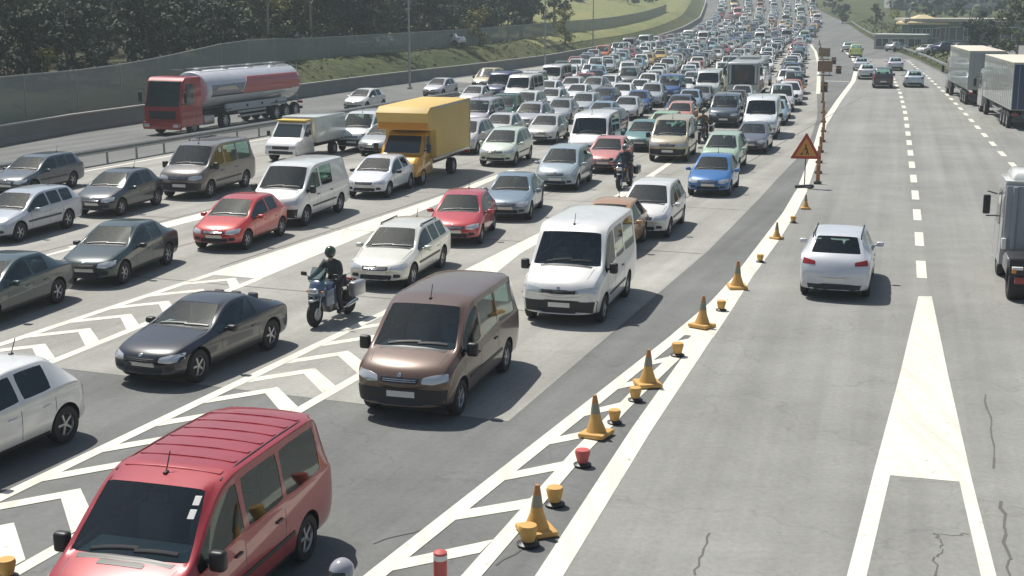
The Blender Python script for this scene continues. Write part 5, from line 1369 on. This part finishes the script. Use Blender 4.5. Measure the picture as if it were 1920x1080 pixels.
def motorcycle(label, body_c, silver=True):
    r = empty('motorcycle'); tag(r, label, 'motorcycle')
    wb_ = .76; rw = .31
    for x, nm in ((wb_, 'wheel'), (-wb_, 'wheel')):
        b = bmesh.new(); q = .06 if x > 0 else .085
        lathe(b, [(rw * .72, -q), (rw * .90, -q), (rw, -q * .45), (rw, q * .45), (rw * .90, q), (rw * .72, q)], (0, 0, 0), 'y', 30); 
        t = mesh(nm, b, RUBBER, r, True, 60); t.location = (x, 0, rw)
        b = bmesh.new(); lathe(b, [(rw * .74, -.03), (rw * .74, .03), (rw * .66, .03), (rw * .66, -.03)], (0, 0, 0), 'y', 30)
        for k in range(6):
            a = PI * k / 3; tube(b, [(0, 0, 0), (math.cos(a) * rw * .68, 0, math.sin(a) * rw * .68)], .016, 6)
        lathe(b, [(.05, -.07), (.05, .07)], (0, 0, 0), 'y', 12); lathe(b, [(.06, .075), (.15, .075), (.15, .082), (.06, .082)], (0, 0, 0), 'y', 20); mesh('rim', b, RIM, t, True, 40)
    b = bmesh.new()
    for s in (1, -1): tube(b, [(wb_, s * .09, rw), (wb_ - .22, s * .09, .80), (wb_ - .27, s * .09, .98)], .026, 8)
    mesh('front_fork', b, CHROME, r, True)
    b = bmesh.new()
    for s in (1, -1): tube(b, [(-wb_, s * .11, rw), (-.22, s * .11, .38)], .028, 8); tube(b, [(-wb_ + .05, s * .15, rw + .1), (-.52, s * .14, .75)], .025, 8)
    mesh('swing_arm', b, DKSTEEL, r, True)
    bpart('engine', r, mat('engine_metal', (.20, .20, .21), .4, .7), [((.08, 0, .42), (.50, .36, .34), .08), ((.12, 0, .58), (.34, .52, .16), .06)])
    bpart('frame', r, DKSTEEL, [((-.02, 0, .66), (.86, .20, .14), .05)])
    b = bmesh.new(); box(b, (.18, 0, .86), (.50, .34, .26), .11, seg=3); colour_paint(mesh('fuel_tank', b, PAINT, r, True, 60), body_c)
    b = bmesh.new(); box(b, (-.36, 0, .82), (.72, .30, .12), .05, seg=3); mesh('seat', b, mat('bike_seat', (.02, .02, .02), .7), r, True, 60)
    b = bmesh.new(); box(b, (.60, 0, .90), (.40, .50, .42), .13, seg=3, taper=(.55, .7)); box(b, (.40, .24, .66), (.46, .06, .40), .03); box(b, (.40, -.24, .66), (.46, .06, .40), .03)
    f = colour_paint(mesh('fairing', b, PAINT, r, True, 60), body_c)
    b = bmesh.new(); box(b, (.80, 0, .86), (.07, .26, .13), .04, seg=3); mesh('headlight', b, LENS, r, True, 60)
    b = bmesh.new()
    for s in (1, -1): box(b, (.72, s * .20, .84), (.08, .07, .06), .025)
    mesh('indicator', b, AMBER, r, True, 60)
    b = bmesh.new(); box(b, (.56, 0, 1.20), (.03, .42, .38), .012, rot=Matrix.Rotation(-.55, 4, 'Y')); mesh('windscreen', b, glass_mat('screen_glass', (.6, .68, .68), 1.2) if 'screen_glass' not in MATS else MATS['screen_glass'], r, True)
    b = bmesh.new(); box(b, (wb_ + .02, 0, rw * 2 + .03), (.36, .13, .05), .02); colour_paint(mesh('mudguard', b, PAINT, r, True), (.62, .64, .66))
    b = bmesh.new(); tube(b, [(.36, -.37, 1.06), (.44, -.2, 1.07), (.46, 0, 1.04), (.44, .2, 1.07), (.36, .37, 1.06)], .016, 8)
    for s in (1, -1): tube(b, [(.42, s * .27, 1.07), (.29, s * .40, 1.05)], .022, 8)
    mesh('handlebar', b, TRIM, r, True)
    for s in (1, -1):
        b = bmesh.new(); box(b, (.50, s * .43, 1.20), (.05, .16, .10), .03); tube(b, [(.44, s * .25, 1.08), (.50, s * .40, 1.18)], .010, 6); mesh('mirror', b, TRIM, r, True)
        b = bmesh.new(); box(b, (-.62, s * .36, .70), (.52, .22, .36), .06, seg=3); colour_paint(mesh('pannier', b, PAINT, r, True, 60), (.30, .31, .32) if silver else (.05, .05, .05))
        b = bmesh.new(); tube(b, [(.1, s * .16, .30), (-.3, s * .20, .28), (-.85, s * .22, .36)], [.03, .04, .05], 8); mesh('exhaust', b, CHROME, r, True)
    b = bmesh.new(); box(b, (-.86, 0, .84), (.10, .22, .08), .03); mesh('taillight', b, REDLENS, r, True)
    return r
def rider(label, jacket, trousers, helmet, boots=(.02, .02, .02), lean=.1):
    r = empty('person'); tag(r, label, 'person')
    jm = mat('jacket_%d' % len(MATS), jacket, .75, noise=(12, .12)); tm = mat('trousers_%d' % len(MATS), trousers, .75, noise=(12, .1)); hm = mat('helmet_%d' % len(MATS), helmet, .2, 0, .8)
    hipz = .92; fw = lean
    # legs, pelvis
    N = [((-.28, 0, hipz), (.17, .15)), ((-.26, .10, hipz), .10), ((-.26, -.10, hipz), .10)]
    E_ = [(0, 1), (0, 2)]
    for s, p in ((1, 1), (-1, 2)):
        i = len(N); N += [((-.04, s * .22, hipz - .02), .112), ((.16, s * .27, hipz - .10), .090), ((.12, s * .29, .58), .072), ((.02, s * .29, .30), .060)]; E_ += [(p, i), (i, i + 1), (i + 1, i + 2), (i + 2, i + 3)]
    legs = skin('trousers', N, E_, tm, r)
    N = [((-.27, 0, hipz + .05), (.18, .15)), ((-.25 + fw * .4, 0, hipz + .22), (.19, .15)), ((-.20 + fw, 0, hipz + .40), (.215, .15)), ((-.18 + fw, 0, hipz + .50), (.15, .12)), ((-.16 + fw, 0, hipz + .58), .062)]
    E_ = [(0, 1), (1, 2), (2, 3), (3, 4)]
    for s in (1, -1):
        i = len(N); N += [((-.18 + fw, s * .19, hipz + .47), .092), ((-.06 + fw, s * .30, hipz + .26), .070), ((.30, s * .355, hipz + .155), .048)]; E_ += [(2, i), (i, i + 1), (i + 1, i + 2)]
    body = skin('body', N, E_, jm, r)
    for s in (1, -1):                               # gloved hands round the grips: palm, four fingers and a thumb
        b = bmesh.new(); box(b, (.335, s * .355, hipz + .165), (.085, .085, .035), .015, seg=2)
        for k in range(4):
            y = s * (.320 + k * .022); tube(b, [(.375, y, hipz + .168), (.398, y, hipz + .140), (.380, y, hipz + .110), (.350, y, hipz + .112)], [.0105, .0100, .009, .008], 6)
        tube(b, [(.325, s * .315, hipz + .155), (.352, s * .302, hipz + .125), (.375, s * .308, hipz + .112)], [.012, .011, .009], 6)
        mesh('glove', b, TRIM, r, True, 60)
        b = bmesh.new(); box(b, (.06, s * .29, .27), (.28, .10, .11), .04, seg=3); mesh('boot', b, mat('boot', boots, .5), r, True, 60)
    hx, hz = -.12 + fw, hipz + .74
    b = bmesh.new(); bmesh.ops.create_uvsphere(b, u_segments=24, v_segments=16, radius=.135)
    for v in b.verts: v.co = Vector((v.co.x * 1.12 + (.015 if v.co.z < 0 and v.co.x > 0 else 0), v.co.y * .96, v.co.z * 1.08))
    bmesh.ops.translate(b, verts=b.verts, vec=(hx, 0, hz)); bv = BVHTree.FromBMesh(b); mesh('helmet', b, hm, r, True, 80)
    q = patch(bv, [(-.095, hz - .055), (-.10, hz + .045), (.10, hz + .045), (.095, hz - .055)], 'x+', .006, 4, .03); mesh('visor', q, DKGL, r, True, 60)
    b = bmesh.new(); tube(b, [(hx - .01, 0, hz - .20), (hx, 0, hz - .10)], .055, 10); mesh('neck', b, SKINM, r, True)
    return r
def bike_with_rider(t, u, ang, mc, rd):
    for o in (mc, rd):
        x, y = XY(t, u); o.location = (x, y, rise(t) + .012); o.rotation_euler = (0, 0, ang)
    occupied.append((t, u, 2.2, .9))
bike_with_rider(27.4, -15.15, heading(27) + R(-2), motorcycle('silver blue touring motorcycle with panniers standing in front of the cream estate car', (.10, .14, .22)),
                rider('motorcycle rider with a dark green helmet in front of the cream estate car', (.045, .05, .05), (.025, .025, .03), (.03, .07, .02)))
bike_with_rider(52.2, -15.1, heading(52), motorcycle('dark motorcycle between the pink red car and the white hatchback', (.03, .03, .04), False),
                rider('motorcycle rider all in dark slate clothing beside the pink red car', (.04, .05, .07), (.09, .045, .045), (.30, .30, .30)))
bike_with_rider(71.0, -16.2, heading(71), motorcycle('dark motorcycle between the dark blue grey van and the salmon estate car', (.03, .03, .03), False),
                rider('motorcycle rider in an ochre brown jacket near the dark blue grey van', (.26, .16, .06), (.05, .04, .05), (.16, .14, .05)))
bike_with_rider(11.42, -6.3, heading(14), motorcycle('black motorcycle barely in view at the bottom edge beside the red van', (.05, .05, .07), True),
                rider('motorcycle rider with a silver grey helmet at the bottom edge beside the red van', (.03, .03, .035), (.03, .03, .03), (.34, .34, .38)))

# ================================================================== CONES, DELINEATORS, SIGN
YEL = mat('aged_yellow_rubber', (.58, .34, .10), .7, noise=(7, .22)); ORG = mat('aged_orange_plastic', (.42, .20, .07), .6, noise=(7, .2)); REFL = mat('dirty_reflective_sleeve', (.24, .24, .19), .5, noise=(10, .25)); PINK = mat('faded_red_plastic', (.50, .10, .09), .6, noise=(9, .2))
def cone(h=.74, bw=.50):
    r = empty('traffic_cone')
    b = bmesh.new(); box(b, (0, 0, .045), (bw, bw, .09), .035, seg=2); mesh('base', b, YEL, r, True)
    b = bmesh.new(); n = 22; lathe(b, [(bw * .36, .09), (bw * .33, .13), (bw * .20, h * .42), (bw * .165, h * .56)], (0, 0, 0), 'z', n); mesh('cone_body', b, YEL, r, True, 60)
    b = bmesh.new(); lathe(b, [(bw * .172, h * .56), (bw * .12, h * .80)], (0, 0, 0), 'z', n); mesh('sleeve', b, REFL, r, True, 60)  # reflective band, its shade put into the grey green colour
    b = bmesh.new(); lathe(b, [(bw * .118, h * .80), (bw * .07, h), (bw * .05, h)], (0, 0, 0), 'z', n); mesh('tip', b, ORG, r, True, 60)
    return r
def stub(m_):
    r = empty('lane_delineator')
    b = bmesh.new(); lathe(b, [(.15, 0), (.16, .03), (.10, .06), (.085, .07)], (0, 0, 0), 'z', 16); mesh('foot', b, TRIM, r, True, 50)
    b = bmesh.new(); lathe(b, [(.09, .065), (.11, .14), (.135, .24), (.12, .29), (.03, .30)], (0, 0, 0), 'z', 18); mesh('head', b, m_, r, True, 50)
    return r
def put(o, px, py, rz=0.0, s=1.0):
    x, y, z = at(px, py); o.location = (x, y, z + .012); o.rotation_euler = (0, 0, rz); o.scale = (s, s, s); return o
c0 = cone(); reg(c0)
CONES = [(1006, 1000, 'nearest big yellow traffic cone with an orange tip at the bottom of the lane gap'), (1118, 818, 'big yellow cone second nearest, with a grey green sleeve above its base'), (1214, 724, 'third big yellow cone up the striped gap'),
         (1316, 614, 'big cone standing on the white paint where the striped gap closes'), (1382, 541, 'big cone on the white band above the closed gap'), (1456, 448, 'squat worn cone on the white band left of the white car driving away'), (1510, 392, 'dark worn cone just below the warning sign')]
for i, (px, py, lb_) in enumerate(CONES):
    o = c0 if i == 0 else copy_tree(c0); put(o, px, py, .35 + i * .7, 1.0 if i < 5 else .72); tag(o, lb_, 'traffic cone', 'traffic cones along the closed lane gap')
    if i < 5: o.rotation_euler = (R([2, -3, 1, 3, -2][i]), 0, .35 + i * .7)
s0 = stub(YEL); s1 = stub(PINK); reg(s0)
ST_ = [(1040, 948, 0, 1.15, 'small yellow lane delineator right behind the nearest big cone'), (990, 1023, 0, 1.2, 'small yellow lane delineator in front of the nearest big cone'), (1092, 874, 1, 1.1, 'small faded red lane delineator between the two nearest cones'),
       (1152, 794, 0, 1.0, 'small ochre lane delineator just right of the second big cone'), (1191, 752, 0, 1.05, 'small ochre lane delineator just below the third big cone'), (1270, 668, 0, 1.15, 'small ochre lane delineator between the third and fourth big cones'),
       (1352, 583, 0, 1.0, 'small dark topped delineator between the two cones on the white band'), (1425, 492, 0, .9, 'small delineator alone on the white band below the squat cone'), (1487, 418, 0, .9, 'small delineator below the dark worn cone'), (14, 1086, 0, 1.1, 'yellow delineator at the bottom left corner inside a white chevron')]
for i, (px, py, k, s, lb_) in enumerate(ST_):
    src = (s0, s1)[k]; o = src if i in (0, 2) else copy_tree(src); put(o, px, py, i, s * .86); tag(o, lb_, 'lane delineator', 'small delineators along the lane gap')
b = bmesh.new(); lathe(b, [(.14, 0), (.14, .05), (.09, .06), (.09, .46), (.03, .49)], (0, 0, 0), 'z', 18); o = empty('flexible_bollard'); mesh('post', b, PINK, o, True, 50)
b = bmesh.new(); lathe(b, [(.094, .36), (.094, .43)], (0, 0, 0), 'z', 18); mesh('reflective_band', b, WHITE, o, True, 50); put(o, 826, 1098, 0, 1.0); tag(o, 'faded red flexible bollard with a white band at the bottom of the striped gap', 'bollard')
# guide posts along the bending edge line
gp_ = empty('guide_post'); b = bmesh.new(); box(b, (0, 0, .40), (.08, .16, .8), .02); mesh('panel', b, mat('brown_orange_panel', (.36, .17, .07), .6, noise=(6, .25)), gp_, True)
b = bmesh.new(); box(b, (0, 0, .05), (.34, .30, .10), .03); mesh('foot', b, TRIM, gp_, True); b = bmesh.new(); box(b, (-.044, 0, .62), (.006, .13, .16), 0); mesh('reflector', b, WHITE, gp_); reg(gp_)
for i in range(17):
    f = i / 16; P_ = [(1533, 345), (1536, 300), (1544, 255), (1544, 215), (1542, 170), (1544, 130), (1540, 100), (1536, 84)]
    q = f * (len(P_) - 1); a = int(min(q, len(P_) - 2)); px, py = lerp(P_[a][0], P_[a + 1][0], q - a), lerp(P_[a][1], P_[a + 1][1], q - a)
    o = gp_ if i == 0 else copy_tree(gp_); put(o, px, py, R(90) - TH + PI); tag(o, 'brown orange guide post in the row along the bending edge line', 'guide post', 'guide posts along the bending edge line')
# stacked brown panels at the island
for i, (px, py) in enumerate([(1546, 142), (1545, 112)]):
    x, y, z = at(px, py); o = empty('portable_barrier', (x, y, z), heading(150)); tag(o, ['low brown direction panel at the near tip of the island', 'low brown direction panel further back on the island'][i], 'direction panel')
    b = bmesh.new(); box(b, (0, 0, .95), (.06, 1.5, 1.1), .02); mesh('panel', b, mat('brown_board', (.24, .13, .06), .6, noise=(2, .2)), o, True)
    for s in (1, -1): b = bmesh.new(); box(b, (-.05, s * .5, .5), (.05, .05, 1.0), .01); mesh('leg', b, DKSTEEL, o); 
    b = bmesh.new(); box(b, (-.05, 0, .05), (.7, 1.4, .1), .03); mesh('base', b, TRIM, o, True)
# round drums on the island
for i, (px, py) in enumerate([(1545, 172), (1563, 120), (1572, 138)]):
    x, y, z = at(px, py); o = empty('drum', (x, y, z)); tag(o, ['dark drum at the tip of the grey island', 'dark drum farther up the grey island', 'dark drum near the right line of the island'][i], 'drum', 'drums on the island')
    b = bmesh.new(); lathe(b, [(.28, 0), (.30, .05), (.28, .4), (.30, .45), (.27, .8), (.02, .82)], (0, 0, 0), 'z', 18); mesh('barrel', b, TRIM, o, True, 50); b = bmesh.new(); lathe(b, [(.305, .5), (.295, .66)], (0, 0, 0), 'z', 18); mesh('stripe', b, ORG, o, True, 50)

# triangular roadworks sign on a stand
sg = empty('warning_sign'); tag(sg, 'red bordered triangular roadworks warning sign on a stand with a black foot', 'road sign')
def tri(bm, y0, y1, c, r_, m=0, bev=.03):
    P_ = [(0, c + r_), (-r_ * .866, c - r_ / 2), (r_ * .866, c - r_ / 2)]
    fr = [bm.verts.new((y0, a, z)) for a, z in P_]; bk = [bm.verts.new((y1, a, z)) for a, z in P_]
    fs = [bm.faces.new(fr), bm.faces.new(bk)] + [bm.faces.new((fr[k], fr[(k + 1) % 3], bk[(k + 1) % 3], bk[k])) for k in range(3)]
    for f in fs: f.material_index = m
SR = mat('sign_red', (.40, .05, .03), .5); SY = mat('sign_yellow', (.62, .27, .05), .5); SB = mat('sign_black', (.02, .02, .02), .5)
b = bmesh.new(); tri(b, 0, .02, 1.55, .72); bmesh.ops.bevel(b, geom=[e for e in b.edges if abs(e.verts[0].co.x - e.verts[1].co.x) > .01], offset=.06, segments=3, affect='EDGES', profile=.5); pl = mesh('sign_plate', b, SR, sg)
b = bmesh.new(); tri(b, .021, .026, 1.55, .50); mesh('sign_face', b, SY, pl)
# digging figure: head, bent body, legs, shovel, heap
b = bmesh.new()
def blot(p, q, w): tube(b, [(.029, *p), (.029, *q)], w, 6)
lathe(b, [(.035, .028), (.035, .031)], (0, -.02, 1.74), 'x', 12); blot((-.01, 1.69), (.05, 1.53), .028); blot((.05, 1.53), (.01, 1.36), .018); blot((.05, 1.53), (.11, 1.36), .018); blot((0, 1.66), (-.09, 1.55), .012); blot((.0, 1.62), (-.17, 1.42), .007)
for k in range(3): blot((-.14 - .04 * k, 1.37), (-.12 - .02 * k, 1.40 + .03 * (k < 2)), .022)
mesh('roadworks_symbol', b, SB, pl)
b = bmesh.new(); tube(b, [(-.02, 0, .05), (-.02, 0, 1.9)], .022, 8); mesh('post', b, DKSTEEL, sg, True)
b = bmesh.new(); box(b, (0, 0, .06), (.22, .80, .12), .04, rot=Matrix.Rotation(.5, 4, 'Z')); box(b, (0, 0, .045), (.20, .76, .09), .03, rot=Matrix.Rotation(-.7, 4, 'Z')); mesh('foot', b, SB, sg, True)
x, y, z = at(1508, 352); sg.location = (x, y, z); sg.rotation_euler = (0, 0, heading(54) + R(8))

# ================================================================== THE FAR JAM
LTAB = [(45, -38.6), (75, -38.8), (112, -39.3), (130, -46), (160, -51.8), (193, -57), (230, -60.8), (264, -63.6), (322, -73), (400, -88), (460, -102)]
RTAB = [(45, -9.2), (75, -12.0), (91, -14.0), (123, -18.4), (181, -27.0), (220, -33), (265, -38.6), (313, -44), (400, -58)]
random.seed(77)
for tc_, u_, c_, lb_ in ((352, -72, (.62, .25, .24), 'pink red high van far up the jam near the top of the photo'), (405, -84, (.65, .50, .06), 'yellow high van at the farthest visible end of the jam')):
    o_ = bpy.data.objects.new('high_van', far_mesh('tallvan')); C.objects.link(o_); o_.color = (*c_, 1); x, y = XY(tc_, u_); o_.location = (x, y, rise(tc_)); o_.scale = (1.5, 1.15, 1.25)
    o_.rotation_euler = slope_rot(tc_, heading(tc_, -.2)); occupied.append((tc_, u_, 7.4, 2.3)); tag(o_, lb_, 'van')
NL = 8
lanes_t = [60 + 1.3 * k for k in range(NL)]
ckeys = [('white', 34, 'white'), ('silver', 22, 'silver'), ('pale green', 4, 'pale green'), ('light blue', 8, 'pale blue'), ('grey', 9, 'grey'), ('dark grey', 9, 'dark grey'), ('dark blue', 5, 'dark blue'), ('blue', 3, 'blue'), ('red', 5, 'red'), ('beige', 5, 'beige'), ('green', 4, 'green'), ('yellow', 2, 'yellow'), ('brown', 1, 'brown'), ('orange', 2, 'orange')]
cbag = [k for k, n, _ in ckeys for _ in range(n)]
kbag = ['hatch'] * 7 + ['sedan'] * 5 + ['wagon'] * 4 + ['mpv'] * 4 + ['suv'] * 2 + ['smallvan'] * 2 + ['van'] * 2 + ['tallvan'] * 1
KN = {'hatch': ('hatchback', 'hatchback_car', 'car'), 'sedan': ('saloon', 'saloon_car', 'car'), 'wagon': ('estate car', 'estate_car', 'car'), 'mpv': ('family car', 'family_car', 'car'), 'suv': ('tall off road style car', 'sport_utility_car', 'car'), 'smallvan': ('small van', 'small_van', 'van'), 'van': ('passenger van', 'passenger_van', 'van'), 'tallvan': ('high roof van', 'minibus', 'van')}
for k_ in set(kbag): proto(k_)
KIDS.clear()
for o_ in bpy.data.objects:
    if o_.parent: KIDS.setdefault(o_.parent.name, []).append(o_)
n_auto = 0; AUTO = []
for ln in range(NL):
    t = 58.0 + random.uniform(0, 3)
    while t < 440:
        kd = random.choice(kbag); L = SPECS[kd]['L']; tc = t + L / 2
        f = (ln + .5) / NL; u = lerp(table(LTAB, tc), table(RTAB, tc), f) + random.uniform(-.22, .22) * (1 if tc < 100 else 2.2)
        du = (lerp(table(LTAB, tc + 4), table(RTAB, tc + 4), f) - lerp(table(LTAB, tc - 4), table(RTAB, tc - 4), f)) / 8
        if tc < 90 and u < -31.5: t += 2; continue
        if any(abs(tc - a) < (L + l_) / 2 + .6 and abs(u - b_) < (w_ + 1.7) / 2 for a, b_, l_, w_ in occupied):
            t += .7; continue
        ck = random.choice(cbag); kk = random.uniform(.78, 1.15); cc = tuple(min(.86, max(.006, v * kk * random.uniform(.97, 1.03))) for v in COL[ck])
        zone = 'in the middle of the jam' if tc < 125 else 'far up the jam'
        word = [w for k, n, w in ckeys if k == ck][0]
        lab = '%s %s %s' % (word, KN[kd][0], zone); grp = lab
        if tc < 112:
            r = copy_tree(proto(kd), None, (*cc, 1)); r.name = KN[kd][1]
        else:
            r = bpy.data.objects.new(KN[kd][1], far_mesh(kd)); C.objects.link(r); r.color = (*cc, 1)
        x, y = XY(tc, u); r.location = (x, y, rise(tc) + .009); a = heading(tc, du) + R(random.uniform(-3, 3)) + R(3 if tc < 110 else 0)
        r.rotation_euler = (0, 0, a) if tc < 200 else slope_rot(tc, a)
        occupied.append((tc, u, L, 1.8)); tag(r, lab, KN[kd][2], grp); n_auto += 1; AUTO.append((tc, r, kd))
        t += L + random.uniform(.8, 2.0)
AUTO.sort(key=lambda q: q[0])
rest = AUTO[246:]
# past the nearest ones the queue goes on as one mass of roofs
fb = bmesh.new(); fm = []; fcol = fb.loops.layers.float_color.new('tint')
for tc, r, kd in rest:
    M = Matrix.LocRotScale(r.location, r.rotation_euler, r.scale); col = tuple(r.color)
    me = r.data; off = {}
    tmp = bmesh.new(); tmp.from_mesh(me); vs = [fb.verts.new(M @ v.co) for v in tmp.verts]
    for i_, v in enumerate(tmp.verts): v.index = i_
    for f in tmp.faces:
        m_ = me.materials[f.material_index]
        if m_ not in fm: fm.append(m_)
        try: g_ = fb.faces.new([vs[v.index] for v in f.verts])
        except ValueError: continue
        g_.material_index = fm.index(m_); g_.smooth = f.smooth
        for lp in g_.loops: lp[fcol] = col
    tmp.free(); bpy.data.objects.remove(r)
if rest:
    vp = bpy.data.materials.new('queue_paint'); vp.use_nodes = True; n = vp.node_tree.nodes; at_ = n.new('ShaderNodeAttribute'); at_.attribute_name = 'tint'
    vp.node_tree.links.new(at_.outputs['Color'], n['Principled BSDF'].inputs['Base Color']); n['Principled BSDF'].inputs['Roughness'].default_value = .3; n['Principled BSDF'].inputs['Coat Weight'].default_value = .8
    fm = [vp if m_ is PAINT else m_ for m_ in fm]
    fo = mesh('far_traffic', fb, fm, None, 'keep', 42); tag(fo, 'far end of the traffic jam, where the queue merges into a mass of roofs', kind='stuff')
print('auto cars', n_auto, 'rest', len(rest))

def parked(kd, px, py, ang, col, label, h=0.0):
    x, y, _ = at(px, py, h); r = bpy.data.objects.new(KN[kd][1], far_mesh(kd)); C.objects.link(r); r.color = (*COL[col], 1)
    r.location = (x, y, zat(x, y) + .10); r.rotation_euler = (0, 0, ang); tag(r, label, KN[kd][2])
parked('hatch', 1681, 97, .6, 'silver', 'pale car parked left of the kiosk in the service area')
parked('sedan', 1745, 108, .5, 'white', 'white car parked below the kiosk behind the dry bank')
parked('hatch', 1772, 112, .5, 'dark blue', 'dark blue car parked next to the white one behind the dry bank')
parked('hatch', 1800, 100, .5, 'grey', 'grey car parked above the further lorry')
parked('wagon', 690, 100, 2.6, 'white', 'white estate car parked behind the fence left of the slim lamp post', 2.0)
parked('hatch', 722, 98, 2.6, 'silver', 'silver car parked behind the fence beside the white estate car', 2.0)
parked('hatch', 842, 92, 2.6, 'white', 'white car glinting behind the fence under the trees', 2.0)
parked('van', 540, 92, 2.6, 'white', 'white van parked in the shade behind the fence above the tanker', 2.0)
parked('sedan', 398, 96, 2.6, 'white', 'white saloon parked among the trees right of the pale lamp post', 2.0)
# bury the templates: any prototype that was never placed is removed
for key, r in list(PROTO.items()):
    if key not in USED:
        for o_, _ in collect(r): bpy.data.objects.remove(o_)
        bpy.data.objects.remove(r)

# ------------------------------------------------------------------ haze in the summer air
hz = bpy.data.materials.new('haze'); hz.use_nodes = True; n = hz.node_tree.nodes; l = hz.node_tree.links
for q in list(n):
    if q.type != 'OUTPUT_MATERIAL': n.remove(q)
pv_ = n.new('ShaderNodeVolumePrincipled'); pv_.inputs['Color'].default_value = (.80, .92, .96, 1); pv_.inputs['Density'].default_value = .0007; pv_.inputs['Anisotropy'].default_value = .2
l.new(pv_.outputs[0], [q for q in n if q.type == 'OUTPUT_MATERIAL'][0].inputs['Volume'])
b = bmesh.new(); box(b, (100, 350, 31), (2600, 1500, 90)); tag(mesh('haze', b, hz), kind='stuff')
